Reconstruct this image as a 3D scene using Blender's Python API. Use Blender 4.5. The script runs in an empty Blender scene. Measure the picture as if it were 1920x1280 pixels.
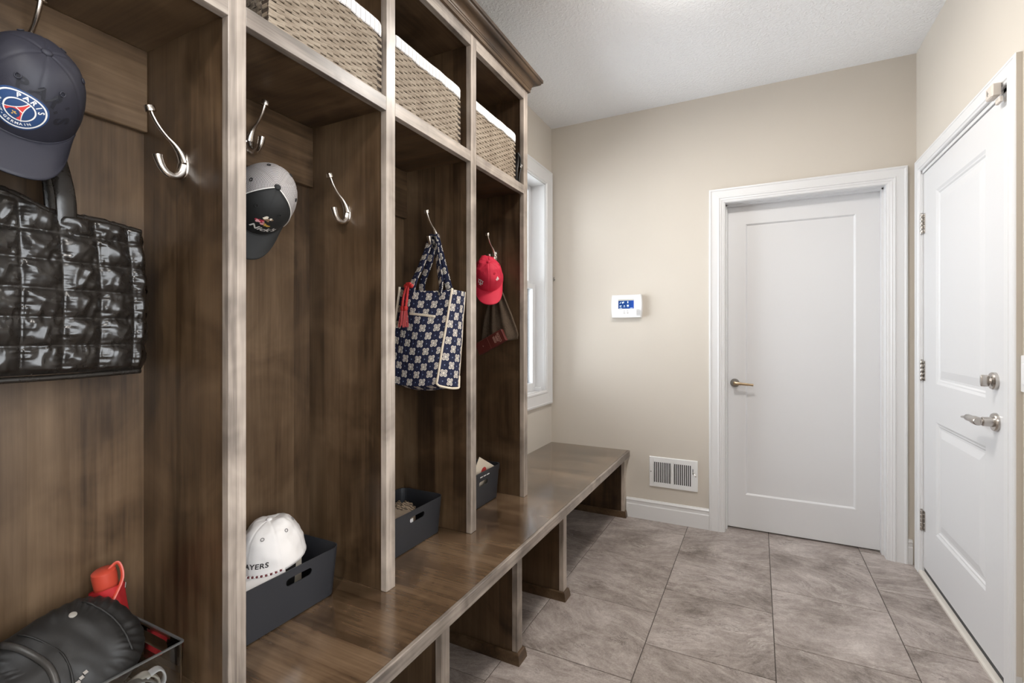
import bpy, bmesh, math, random
from mathutils import Vector, Matrix, noise
from mathutils.geometry import tessellate_polygon

random.seed(7)
scene = bpy.context.scene
PI = math.pi

# ------------------------------------------------------------------ camera, world, lights, exposure
TH = math.atan((1421 - 960) / 906.0)
cam_d = bpy.data.cameras.new('camera')
cam = bpy.data.objects.new('camera', cam_d)
scene.collection.objects.link(cam)
cam.location = (0, 0, 1.225)
cam.rotation_euler = (PI / 2, 0, TH)
cam_d.sensor_width = 36.0
cam_d.lens = 36.0 * 906.0 / 1920.0
cam_d.shift_y = -12.0 / 1920.0
cam_d.clip_start = 0.01
scene.camera = cam

scene.view_settings.view_transform = 'Standard'
scene.view_settings.look = 'None'
scene.view_settings.gamma = 1.0
scene.view_settings.use_curve_mapping = False
scene.view_settings.exposure = 0.30

world = bpy.data.worlds.new('daylight')
scene.world = world
world.use_nodes = True
bg = world.node_tree.nodes['Background']
bg.inputs[0].default_value = (0.86, 0.93, 1.0, 1)
bg.inputs[1].default_value = 5.0


def area(name, loc, rot, sx, sy, watts, col):
    d = bpy.data.lights.new(name, 'AREA')
    d.shape = 'RECTANGLE'
    d.size, d.size_y, d.energy, d.color = sx, sy, watts, col
    o = bpy.data.objects.new(name, d)
    scene.collection.objects.link(o)
    o.location, o.rotation_euler = loc, rot
    return o


# daylight through the left window (beyond the lockers); added unseen fill on the right
area('left_window_daylight', (-1.62, 2.72, 1.56), (0, -PI / 2, 0), 1.45, 0.82, 12, (0.93, 0.97, 1.0))
area('added_right_fill', (1.02, -.35, 1.50), (0, PI / 2, 0), 2.0, 2.0, 30, (1.0, 0.98, 0.96))
# the two flush ceiling lamps' own light is in their builder

# ------------------------------------------------------------------ node helpers
MATS = {}


class NT:
    def __init__(self, name):
        self.m = bpy.data.materials.new(name)
        self.m.use_nodes = True
        self.t = self.m.node_tree
        self.b = self.t.nodes['Principled BSDF']
        self.out = self.t.nodes['Material Output']
        MATS[name] = self.m

    def n(self, typ, **kw):
        nd = self.t.nodes.new(typ)
        for k, v in kw.items():
            setattr(nd, k, v)
        return nd

    def put(self, sock, v):
        if isinstance(v, bpy.types.NodeSocket):
            self.t.links.new(v, sock)
        elif v is not None:
            sock.default_value = v

    def math(self, op, a, b=None, c=None, clamp=False):
        nd = self.n('ShaderNodeMath', operation=op, use_clamp=clamp)
        for i, v in enumerate((a, b, c)):
            if v is not None:
                self.put(nd.inputs[i], v)
        return nd.outputs[0]

    def vmath(self, op, a, b=None):
        nd = self.n('ShaderNodeVectorMath', operation=op)
        self.put(nd.inputs[0], a)
        if b is not None:
            self.put(nd.inputs[1], b)
        return nd.outputs[0]

    def coord(self, which='Object', scale=(1, 1, 1), rnd=True):
        tc = self.n('ShaderNodeTexCoord').outputs[which]
        if rnd:
            r = self.n('ShaderNodeObjectInfo').outputs['Random']
            tc = self.vmath('ADD', tc, self.vmath('MULTIPLY', self.comb(r, r, r), (13.0, 17.0, 23.0)))
        return self.vmath('MULTIPLY', tc, scale)

    def comb(self, x, y, z):
        nd = self.n('ShaderNodeCombineXYZ')
        for i, v in enumerate((x, y, z)):
            self.put(nd.inputs[i], v)
        return nd.outputs[0]

    def sep(self, v):
        nd = self.n('ShaderNodeSeparateXYZ')
        self.put(nd.inputs[0], v)
        return nd.outputs

    def noise(self, v, scale, detail=3, rough=.55, dist=0.0):
        nd = self.n('ShaderNodeTexNoise')
        self.put(nd.inputs['Vector'], v)
        nd.inputs['Scale'].default_value = scale
        nd.inputs['Detail'].default_value = detail
        nd.inputs['Roughness'].default_value = rough
        nd.inputs['Distortion'].default_value = dist
        return nd.outputs['Fac']

    def ramp(self, f, stops, interp='LINEAR'):
        nd = self.n('ShaderNodeValToRGB')
        cr = nd.color_ramp
        cr.interpolation = interp
        while len(cr.elements) < len(stops):
            cr.elements.new(0.5)
        for e, (p, c) in zip(cr.elements, stops):
            e.position = p
            e.color = (c[0], c[1], c[2], 1) if not isinstance(c, (int, float)) else (c, c, c, 1)
        self.put(nd.inputs[0], f)
        return nd.outputs[0]

    def mix(self, f, a, b, blend='MIX'):
        nd = self.n('ShaderNodeMix', data_type='RGBA', blend_type=blend)
        self.put(nd.inputs[0], f)
        for s, v in ((nd.inputs[6], a), (nd.inputs[7], b)):
            if isinstance(v, tuple) and len(v) == 3:
                v = (*v, 1)
            self.put(s, v)
        return nd.outputs[2]

    def bump(self, h, strength=.3, dist=.002):
        nd = self.n('ShaderNodeBump')
        nd.inputs['Strength'].default_value = strength
        nd.inputs['Distance'].default_value = dist
        self.put(nd.inputs['Height'], h)
        self.t.links.new(nd.outputs[0], self.b.inputs['Normal'])

    def set(self, col=None, rough=None, metal=None, spec=None, coat=None, coat_rough=None, sheen=None):
        for k, v in (('Base Color', col), ('Roughness', rough), ('Metallic', metal), ('Specular IOR Level', spec),
                     ('Coat Weight', coat), ('Coat Roughness', coat_rough), ('Sheen Weight', sheen)):
            if v is not None:
                if k == 'Base Color' and isinstance(v, tuple) and len(v) == 3:
                    v = (*v, 1)
                self.put(self.b.inputs[k], v)
        return self.m


def lerp(a, b, t):
    return a + (b - a) * t


def wood(name, g, k=1.0, grey=0.0, gloss=1.0, coat=.12):
    """dark stained alder, grain along axis g; k = colour brightness, grey = pull towards grey"""
    t = NT(name)
    sc = [1.0, 1.0, 1.0]
    sc[g] = 0.22
    o = t.coord()
    p = t.vmath('MULTIPLY', o, tuple(sc))
    s = t.sep(o)
    across = t.math('ADD', s[(g + 1) % 3], s[(g + 2) % 3])
    blotch = t.math('ADD', t.math('MULTIPLY', t.noise(p, 4.2, 4, .6, .6), .5), t.math('MULTIPLY', t.noise(o, 4.6, 3, .55, 1.0), .5))
    stv = t.math('FLOOR', t.math('DIVIDE', across, 0.088))
    wn = t.n('ShaderNodeTexWhiteNoise', noise_dimensions='1D')
    t.put(wn.inputs['W'], stv)
    gs = [140.0, 140.0, 140.0]
    gs[g] = 3.5
    grain = t.noise(t.vmath('MULTIPLY', o, tuple(gs)), 1.0, 3, .6)
    gs2 = [26.0, 26.0, 26.0]
    gs2[g] = 1.6
    streak = t.noise(t.vmath('MULTIPLY', o, tuple(gs2)), 1.0, 4, .6, .8)
    v = t.math('ADD', t.math('MULTIPLY', t.math('ADD', t.math('MULTIPLY', t.math('SUBTRACT', blotch, .5), 1.5), .5), .52), t.math('MULTIPLY', wn.outputs[0], .10))
    v = t.math('ADD', v, t.math('MULTIPLY', streak, .28))
    v = t.math('ADD', v, t.math('MULTIPLY', grain, .18))
    col = t.ramp(v, [(p_, tuple(tint * .74 * k * lerp(c_, sum(c3) / 3, grey) for c_, tint in zip(c3, (1.01, .98, .93)))) for p_, c3 in
                     ((.33, (.018, .0095, .0048)), (.45, (.060, .0345, .0175)), (.56, (.122, .0745, .040)), (.72, (.21, .137, .080)))])
    # knots
    ks = [3.2, 3.2, 3.2]
    ks[g] = 1.5
    vo = t.n('ShaderNodeTexVoronoi')
    t.put(vo.inputs['Vector'], t.vmath('MULTIPLY', o, tuple(ks)))
    vo.inputs['Scale'].default_value = 1.0
    vo.inputs['Randomness'].default_value = 1.0
    kd = t.math('ADD', vo.outputs['Distance'], t.math('MULTIPLY', t.math('SUBTRACT', streak, .5), .12))
    kn = t.ramp(kd, [(.02, 1.0), (.075, .55), (.15, 0.0)])
    col = t.mix(t.math('MULTIPLY', kn, .75), col, (.030, .015, .009))
    t.set(col, t.ramp(streak, [(.3, .36 * gloss), (.7, .48 * gloss)]), spec=.42, coat=coat, coat_rough=.30 * gloss)
    t.bump(t.math('ADD', grain, t.math('MULTIPLY', streak, .6)), .12, .0012)
    return t.m


WZ, WY, WX = wood('stained_wood_z', 2), wood('stained_wood_y', 1), wood('stained_wood_x', 0)
# face frame: same stain, bright front light painted in as paler, greyer colour
FZ, FY = wood('face_frame_lit_wood_z', 2, 5.4, .74, 1.0, .35), wood('face_frame_lit_wood_y', 1, 5.0, .76, 1.0, .35)
BENCHW = wood('bench_top_lacquered_wood', 0, 1.50, .14, .48, 1.0)


def plain(name, col, rough=.5, metal=0.0, spec=.5, nscale=None, nstr=.1, var=0.0, vscale=6, dist=.001, coat=None):
    t = NT(name)
    c = col
    if var:
        f = t.noise(t.coord(), vscale, 3)
        c = t.mix(t.ramp(f, [(.3, 0.0), (.7, 1.0)]), tuple(x * (1 - var) for x in col), tuple(min(1, x * (1 + var)) for x in col))
    t.set(c, rough, metal, spec, coat=coat)
    if nscale:
        t.bump(t.noise(t.coord(rnd=False), nscale, 3), nstr, dist)
    return t.m


PAINT = plain('wall_paint_beige', (.63, .58, .512), .62, nscale=260, nstr=.12, var=.02, vscale=1.5)
CEIL = NT('ceiling_knockdown')
_o = CEIL.coord(rnd=False)
CEIL.set((.90, .91, .925), .9, spec=.2)
CEIL.bump(CEIL.math('ADD', CEIL.ramp(CEIL.noise(_o, 75, 3, .5, .4), [(.42, 0.0), (.62, 1.0)]), CEIL.noise(_o, 190, 2)), .5, .004)
CEIL = CEIL.m
WHITE = plain('white_semigloss_paint', (.76, .76, .765), .32, nscale=90, nstr=.02)
WHITE2 = plain('white_door_paint', (.725, .725, .735), .36, nscale=120, nstr=.03)
NICKEL = plain('brushed_nickel', (.56, .53, .50), .27, 1.0, nscale=300, nstr=.05)
HOOKM = plain('satin_nickel_hook', (.72, .66, .60), .24, 1.0)
PEWTER = plain('dark_satin_nickel', (.30, .29, .28), .30, 1.0)
BRASS = plain('antique_brass', (.55, .42, .28), .30, 1.0)
BLACK = plain('black_plastic', (.012, .012, .013), .5)
DARKHOLE = plain('dark_duct', (.03, .027, .025), .8)
GROUT = plain('grout_grey_brown', (.085, .072, .064), .9, nscale=200, nstr=.3)


def tile_mat():
    t = NT('grey_stone_look_tile')
    o = t.coord()
    oi = t.n('ShaderNodeObjectInfo').outputs['Random']
    warp = t.comb(t.noise(o, 2.2, 2), t.noise(t.vmath('ADD', o, (5, 3, 1)), 2.2, 2), 0.0)
    w = t.vmath('ADD', o, t.vmath('MULTIPLY', warp, (.28, .28, 0)))
    rot = t.n('ShaderNodeVectorRotate', rotation_type='Z_AXIS')
    t.put(rot.inputs['Vector'], w)
    t.put(rot.inputs['Angle'], t.math('MULTIPLY', t.math('SUBTRACT', oi, .5), 1.5))
    q = rot.outputs[0]
    big = t.noise(w, 3.6, 3, .55)
    streak = t.noise(t.vmath('MULTIPLY', q, (6.5, 17.0, 1)), 1.0, 7, .72)
    slate = t.noise(t.vmath('MULTIPLY', q, (34, 52, 1)), 1.0, 6, .78)
    fine = t.noise(o, 160, 3, .7)
    v = t.math('ADD', t.math('MULTIPLY', big, .36), t.math('MULTIPLY', streak, .30))
    v = t.math('ADD', v, t.math('MULTIPLY', slate, .28))
    v = t.math('ADD', v, t.math('MULTIPLY', fine, .18))
    col = t.ramp(v, [(.43, (.135, .109, .095)), (.53, (.295, .250, .226)), (.60, (.405, .353, .325)), (.70, (.58, .525, .49))])
    cr = t.math('ABSOLUTE', t.math('SUBTRACT', t.noise(t.vmath('MULTIPLY', q, (3.0, 12.0, 1)), 1.0, 6, .7, .3), .5))
    gate = t.ramp(t.noise(t.vmath('ADD', o, (9, 4, 2)), 5.0, 2), [(.46, 0.0), (.60, 1.0)])
    col = t.mix(t.math('MULTIPLY', t.ramp(cr, [(0, .8), (.012, 0.0)]), gate), col, (.10, .08, .07))
    gate2 = t.ramp(t.noise(t.vmath('ADD', o, (2, 8, 5)), 4.0, 2), [(.50, 0.0), (.62, 1.0)])
    cr2 = t.math('ABSOLUTE', t.math('SUBTRACT', streak, .56))
    col = t.mix(t.math('MULTIPLY', t.ramp(cr2, [(0, .6), (.02, 0.0)]), gate2), col, (.60, .55, .51))
    t.set(col, t.ramp(fine, [(.3, .32), (.7, .5)]), spec=.45)
    t.bump(t.math('ADD', slate, streak), .14, .001)
    return t.m


TILE = tile_mat()

# ------------------------------------------------------------------ mesh helpers


class MB:
    def __init__(self):
        self.v, self.f, self.uv, self.mi = [], [], {}, {}

    def add(self, vs, fs, uvs=None, mi=0):
        n = len(self.v)
        self.v += [tuple(x) for x in vs]
        for i, f in enumerate(fs):
            if mi:
                self.mi[len(self.f)] = mi
            if uvs is not None:
                self.uv[len(self.f)] = [uvs[j] for j in f]
            self.f.append(tuple(j + n for j in f))
        return self

    def box(self, x0, y0, z0, x1, y1, z1, mi=0):
        x0, x1 = sorted((x0, x1)); y0, y1 = sorted((y0, y1)); z0, z1 = sorted((z0, z1))
        return self.add([(x0, y0, z0), (x1, y0, z0), (x1, y1, z0), (x0, y1, z0), (x0, y0, z1), (x1, y0, z1), (x1, y1, z1), (x0, y1, z1)],
                        [(0, 3, 2, 1), (4, 5, 6, 7), (0, 1, 5, 4), (1, 2, 6, 5), (2, 3, 7, 6), (3, 0, 4, 7)], mi=mi)

    def grid(self, fn, nu, nv, cu=False, cv=False, uvfn=None, mi=0, flip=False):
        """fn(u,v) for u,v in 0..1"""
        mu, mv = (nu if cu else nu + 1), (nv if cv else nv + 1)
        vs = [fn(i / nu, j / nv) for j in range(mv) for i in range(mu)]
        fs = []
        n = len(self.v)
        for j in range(nv):
            for i in range(nu):
                q = [j * mu + i, j * mu + (i + 1) % mu, ((j + 1) % mv) * mu + (i + 1) % mu, ((j + 1) % mv) * mu + i]
                if flip:
                    q.reverse()
                fs.append(tuple(q))
                if uvfn:
                    c = [(i / nu, j / nv), ((i + 1) / nu, j / nv), ((i + 1) / nu, (j + 1) / nv), (i / nu, (j + 1) / nv)]
                    if flip:
                        c.reverse()
                    self.uv[len(self.f)] = [uvfn(*k) for k in c]
                if mi:
                    self.mi[len(self.f)] = mi
                self.f.append(tuple(k + n for k in q))
        self.v += [tuple(x) for x in vs]
        return self

    def tube(self, pts, r, n=10, caps=True, flat=None, mi=0):
        """tube through pts; r number or list; flat = (normal vector, factor) squashes the section"""
        pts = [Vector(p) for p in pts]
        m = len(pts)
        rr = r if isinstance(r, (list, tuple)) else [r] * m
        rings = []
        ref = None
        for i, p in enumerate(pts):
            tg = (pts[min(i + 1, m - 1)] - pts[max(i - 1, 0)]).normalized()
            if ref is None:
                ref = Vector((0, 0, 1)) if abs(tg.z) < .9 else Vector((1, 0, 0))
                if flat:
                    ref = Vector(flat[0])
            a = (ref - tg * ref.dot(tg)).normalized()
            b = tg.cross(a)
            ref = a
            k = flat[1] if flat else 1.0
            rings.append([p + a * (math.cos(2 * PI * q / n) * rr[i] * k) + b * (math.sin(2 * PI * q / n) * rr[i]) for q in range(n)])
        vs = [v for ring in rings for v in ring]
        fs = [(i * n + q, i * n + (q + 1) % n, (i + 1) * n + (q + 1) % n, (i + 1) * n + q) for i in range(m - 1) for q in range(n)]
        if caps:
            fs += [tuple(range(n))[::-1], tuple((m - 1) * n + q for q in range(n))]
        return self.add(vs, fs, mi=mi)

    def lathe(self, prof, base=(0, 0, 0), axis=(0, 0, 1), n=28, mi=0):
        """prof: (radius, height) along axis"""
        ax = Vector(axis).normalized()
        a = ax.orthogonal().normalized()
        b = ax.cross(a)
        base = Vector(base)
        vs = [base + ax * h + (a * math.cos(2 * PI * q / n) + b * math.sin(2 * PI * q / n)) * max(r, 1e-5) for r, h in prof for q in range(n)]
        fs = [(i * n + q, i * n + (q + 1) % n, (i + 1) * n + (q + 1) % n, (i + 1) * n + q) for i in range(len(prof) - 1) for q in range(n)]
        fs += [tuple(range(n))[::-1], tuple((len(prof) - 1) * n + q for q in range(n))]
        return self.add(vs, fs, mi=mi)

    def sweep(self, secs, closed_profile=True, caps=True, mi=0):
        """list of equally long point lists"""
        n = len(secs[0])
        vs = [p for s in secs for p in s]
        fs = []
        for i in range(len(secs) - 1):
            for q in range(n if closed_profile else n - 1):
                fs.append((i * n + q, i * n + (q + 1) % n, (i + 1) * n + (q + 1) % n, (i + 1) * n + q))
        if caps:
            fs += [tuple(range(n))[::-1], tuple((len(secs) - 1) * n + q for q in range(n))]
        return self.add(vs, fs, mi=mi)

    def poly(self, loops, mi=0):
        """flat polygon with holes, loops of 3D points"""
        tri = tessellate_polygon([[Vector(p) for p in l] for l in loops])
        return self.add([p for l in loops for p in l], [tuple(t) for t in tri], mi=mi)

    def xf(self, M):
        self.v = [tuple(M @ Vector(p)) for p in self.v]
        return self

    def build(self, name, mat, parent=None, smooth=None, bevel=0, org=None, kind=None, normals=True, label=None):
        """org: world point subtracted from the vertices (parent sits there, unrotated)"""
        me = bpy.data.meshes.new(name)
        vs = self.v
        if org is not None:
            vs = [(x - org[0], y - org[1], z - org[2]) for x, y, z in vs]
        me.from_pydata(vs, [], self.f)
        if self.uv:
            ul = me.uv_layers.new(name='UVMap')
            for p in me.polygons:
                u = self.uv.get(p.index)
                if u:
                    for k, li in enumerate(p.loop_indices):
                        ul.data[li].uv = u[k]
        for m in (mat if isinstance(mat, (list, tuple)) else [mat]):
            me.materials.append(m)
        for i, m in self.mi.items():
            me.polygons[i].material_index = m
        bm = bmesh.new()
        bm.from_mesh(me)
        if normals:
            bmesh.ops.recalc_face_normals(bm, faces=bm.faces)
        if bevel:
            es = [e for e in bm.edges if e.is_manifold and e.calc_face_angle(0) > .6]
            bmesh.ops.bevel(bm, geom=es, offset=bevel, segments=1, affect='EDGES')
        bm.to_mesh(me)
        bm.free()
        if smooth is not None:
            me.shade_smooth()
            if smooth < 3:
                me.set_sharp_from_angle(angle=smooth)
        o = bpy.data.objects.new(name, me)
        scene.collection.objects.link(o)
        if parent is not None:
            o.parent = parent
        if kind:
            o['kind'] = kind
        if label:
            o['label'] = label
        return o


def tag(o, label=None, cat=None, group=None, kind=None):
    for k, v in (('label', label), ('category', cat), ('group', group), ('kind', kind)):
        if v:
            o[k] = v
    return o


def empty(name, loc, label=None, cat=None, group=None, kind=None, M=None):
    o = bpy.data.objects.new(name, None)
    o.empty_display_size = .05
    scene.collection.objects.link(o)
    o.location = loc
    if M is not None:
        o.matrix_world = Matrix.Translation(loc) @ M.to_4x4()
    return tag(o, label, cat, group, kind)


def copy_tree(o, parent=None):
    c = o.copy()
    scene.collection.objects.link(c)
    if parent is not None:
        c.parent = parent
    for ch in list(o.children):
        copy_tree(ch, c)
    return c


def bez(pts, n):
    """Catmull-Rom through pts"""
    P = [Vector(p) for p in pts]
    P = [P[0] * 2 - P[1]] + P + [P[-1] * 2 - P[-2]]
    out = []
    for i in range(1, len(P) - 2):
        for k in range(n):
            t = k / n
            a, b, c, d = P[i - 1], P[i], P[i + 1], P[i + 2]
            out.append(.5 * ((2 * b) + (c - a) * t + (2 * a - 5 * b + 4 * c - d) * t * t + (3 * b - a - 3 * c + d) * t ** 3))
    out.append(P[-2])
    return out




def text2d(s, size, shear=0.0, bold=0.0, align='CENTER', space=1.0):
    """flat text as (verts2d, faces)"""
    cu = bpy.data.curves.new('txt', 'FONT')
    cu.body, cu.size, cu.shear, cu.offset, cu.align_x, cu.align_y = s, size, shear, bold, align, 'CENTER'
    cu.space_character = space
    cu.resolution_u = 3
    o = bpy.data.objects.new('txt', cu)
    me = o.to_mesh()
    bm = bmesh.new()
    bm.from_mesh(me)
    bmesh.ops.triangulate(bm, faces=bm.faces)
    vs = [(v.co.x, v.co.y) for v in bm.verts]
    bm.verts.index_update()
    fs = [tuple(v.index for v in f.verts) for f in bm.faces]
    bm.free()
    o.to_mesh_clear()
    bpy.data.objects.remove(o)
    bpy.data.curves.remove(cu)
    return vs, fs


# ------------------------------------------------------------------ room shell
XL, XR, YB, YF, ZC = -1.345, 0.755, 3.28, -2.2, 2.73

fl = MB().box(XL - .15, YF - .15, -.12, XR + .2, 3.62, -.0025).build('floor', GROUT)
tag(fl, 'floor of large grey stone-look tiles', kind='structure')
cols = [-1.345, -1.322, -.862, -.400, .058, .515, .95]
k = 0
for c in range(len(cols) - 1):
    off = 1.719 if (c % 2 == 0) else 1.486      # half-bond between neighbouring columns
    if c == 5:
        off = 1.475
    j = -9
    while True:
        y0 = off + j * .4655
        y1 = y0 + .4655
        j += 1
        if y0 > 3.42:
            break
        if y1 < YF or cols[c + 1] - cols[c] < .03:
            continue
        x0, x1 = cols[c] + .0016, min(cols[c + 1], XR + .045) - .0016
        y0, y1 = max(y0, YF) + .0016, min(y1, 3.46) - .0016
        if y1 - y0 < .02:
            continue
        cx, cy = (x0 + x1) / 2, (y0 + y1) / 2
        dz = random.uniform(-.0003, .0003)
        t = MB().box(x0 - cx, y0 - cy, -.010, x1 - cx, y1 - cy, 0).build('tile', TILE, fl, bevel=.001)
        t.location = (cx, cy, dz)

tag(MB().box(XL - .15, YF - .15, ZC, XR + .2, 3.62, ZC + .12).build('ceiling', CEIL), 'white textured ceiling', kind='structure')

# left wall with window opening
WY0, WY1, WZ0, WZ1 = 2.30, 3.155, .822, 2.292
w = MB()
X0 = XL - .14
w.box(X0, YF - .15, 0, XL, WY0, ZC).box(X0, WY1, 0, XL, 3.62, ZC).box(X0, WY0, 0, XL, WY1, WZ0).box(X0, WY0, WZ1, XL, WY1, ZC)
tag(w.build('wall_left', PAINT), 'beige wall behind the lockers and window', kind='structure')
# back wall with door opening
DX0, DX1, DZ1 = -.197, .640, 2.058
w = MB()
w.box(XL, YB, 0, DX0, YB + .15, ZC).box(DX1, YB, 0, XR + .14, YB + .15, ZC).box(DX0, YB, DZ1, DX1, YB + .15, ZC)
tag(w.build('wall_back', PAINT), 'beige wall with the white single-panel door', kind='structure')
# unseen wall added behind that door to keep outside light from leaking in
w = MB().box(DX0 - .3, 3.60, -.1, DX1 + .3, 3.66, ZC)
tag(w.build('wall_blocker', PAINT), kind='structure')
# right wall with door and an opening added for the fill window
EY0, EY1, EZ1 = 2.20, 3.180, 2.066
R0, R1, RZ0, RZ1 = -1.35, .65, .62, 2.42
w = MB()
X1 = XR + .14
w.box(XR, EY1, 0, X1, YB, ZC).box(XR, EY0, EZ1, X1, EY1, ZC).box(XR, R1, 0, X1, EY0, ZC)
w.box(XR, R0, 0, X1, R1, RZ0).box(XR, R0, RZ1, X1, R1, ZC).box(XR, YF - .15, 0, X1, R0, ZC)
tag(w.build('wall_right', PAINT), 'beige wall with the exterior door', kind='structure')
tag(MB().box(XL, YF - .15, 0, XR, YF, ZC).build('wall_front', PAINT), kind='structure')


def frame_sweep(prof, a0, a1, b1, place, b0=0.0, closed=False):
    """profile (w inward, t out) round left-top-right (closed: all four) of the rectangle"""
    def corner(a, b, sa, sb):
        return [place(a + sa * w_, b + sb * w_, t_) for w_, t_ in prof]
    secs = [corner(a0, b0, 1, 1 if closed else 0), corner(a0, b1, 1, -1), corner(a1, b1, -1, -1), corner(a1, b0, -1, 1 if closed else 0)]
    if closed:
        secs.append(secs[0])
    return MB().sweep(secs, caps=not closed)


CAS = [(0, 0), (0, .015), (.003, .019), (.010, .019), (.013, .0165), (.016, .0155), (.050, .0135), (.053, .0165), (.058, .0165), (.061, .0125),
       (.070, .0125), (.073, .0095), (.084, .0085), (.086, .006), (.086, 0)]

# ---- window 1 (left wall)
win = empty('window_1', (XL, 2.73, WZ0), 'white double-hung window past the lockers', kind='structure')
o_ = (XL, 2.73, WZ0)
CASW = [(0, 0), (0, .017), (.012, .019), (.016, .016), (.080, .013), (.085, .016), (.095, .016), (.100, .009), (.106, .009), (.106, 0)]
frame_sweep(CASW, WY0 - .106, WY1 + .106, WZ1 + .106, lambda a, b, t: (XL + t, a, b), WZ0 - .088, True).build('casing', WHITE, win, org=o_)
J = .095
jm = MB()
jm.box(XL - J - .04, WY0 - .015, WZ0 - .0, XL, WY0 + .004, WZ1).box(XL - J - .04, WY1 - .004, WZ0, XL, WY1 + .015, WZ1)
jm.box(XL - J - .04, WY0, WZ1 - .004, XL, WY1, WZ1 + .015).box(XL - J - .04, WY0, WZ0 - .015, XL, WY1, WZ0 + .008)
jm.build('jamb', WHITE, win, org=o_)
GLASS = NT('window_glass')
_tr, _gl, _mx, _fr = CEIL, None, None, None
_n = GLASS
tr = _n.n('ShaderNodeBsdfTransparent'); gl = _n.n('ShaderNodeBsdfGlossy'); mx = _n.n('ShaderNodeMixShader'); fr = _n.n('ShaderNodeFresnel')
gl.inputs['Roughness'].default_value = .02
fr.inputs[0].default_value = 1.45
_n.t.links.new(fr.outputs[0], mx.inputs[0]); _n.t.links.new(tr.outputs[0], mx.inputs[1]); _n.t.links.new(gl.outputs[0], mx.inputs[2])
_n.t.links.new(mx.outputs[0], _n.out.inputs[0])
GLASS = GLASS.m
for (z0, z1, xo, wd) in ((WZ0 + .008, 1.585, -.070, .045), (1.555, WZ1 - .004, -.105, .045)):
    s = MB()
    xa, xb = XL + xo - .030, XL + xo
    ya, yb = WY0 + .004, WY1 - .004
    s.box(xa, ya, z0, xb, ya + wd, z1).box(xa, yb - wd, z0, xb, yb, z1)
    s.box(xa, ya + wd, z0, xb, yb - wd, z0 + wd + .012).box(xa, ya + wd, z1 - wd + .012, xb, yb - wd, z1)
    so = s.build('sash', WHITE, win, org=o_, bevel=.002)
    MB().box(xa + .012, ya + wd, z0 + wd + .012, xa + .018, yb - wd, z1 - wd + .012).build('pane', GLASS, so, org=o_)
MB().box(XL - .075, WY1 - .03, WZ0 + .008, XL - .02, WY1 - .004, WZ0 + .035).build('stop_block', WHITE, win, org=o_, bevel=.003)

# ---- added window (right wall, unseen, only there for the fill light)
win2 = empty('added_window', (XR, -.35, RZ0), 'wide white framed window added unseen in the right wall for fill light', kind='structure')
o_ = (XR, -.35, RZ0)
frame_sweep(CASW, R0 - .1, R1 + .1, RZ1 + .1, lambda a, b, t: (XR - t, a, b), RZ0 - .1, True).build('casing', WHITE, win2, org=o_)
s = MB()
ym = (R0 + R1) / 2
for ya, yb in ((R0, R0 + .04), (ym - .03, ym + .03), (R1 - .04, R1)):
    s.box(XR + .05, ya, RZ0, XR + .09, yb, RZ1)
for ya, yb in ((R0 + .04, ym - .03), (ym + .03, R1 - .04)):
    s.box(XR + .05, ya, RZ0, XR + .09, yb, RZ0 + .05).box(XR + .05, ya, RZ1 - .05, XR + .09, yb, RZ1)
s.build('sash', WHITE, win2, org=o_)
for ya, yb in ((R0 + .04, ym - .03), (ym + .03, R1 - .04)):
    MB().box(XR + .066, ya, RZ0 + .05, XR + .072, yb, RZ1 - .05).build('pane', GLASS, win2, org=o_)

# ---- door 1 (back wall)
d1 = empty('door_1', (.22, YB, 0), 'white one-panel interior door in the back wall', kind='structure')
o_ = (.22, YB, 0)
frame_sweep(CAS, -.273, .716, 2.134, lambda a, b, t: (a, YB - t, b)).build('casing', WHITE, d1, org=o_)
j = MB()
j.box(-.1965, YB - .004, 0, -.181, YB + .15, 2.046).box(.624, YB - .004, 0, .6395, YB + .15, 2.046).box(-.1965, YB - .004, 2.046, .6395, YB + .15, 2.0575)
j.build('jamb', WHITE, d1, org=o_)
j = MB()
j.box(-.181, 3.335, 0, -.172, 3.373, 2.046).box(.615, 3.335, 0, .624, 3.373, 2.046).box(-.181, 3.335, 2.037, .624, 3.373, 2.046)
j.build('stop', WHITE, d1, org=o_)


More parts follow.
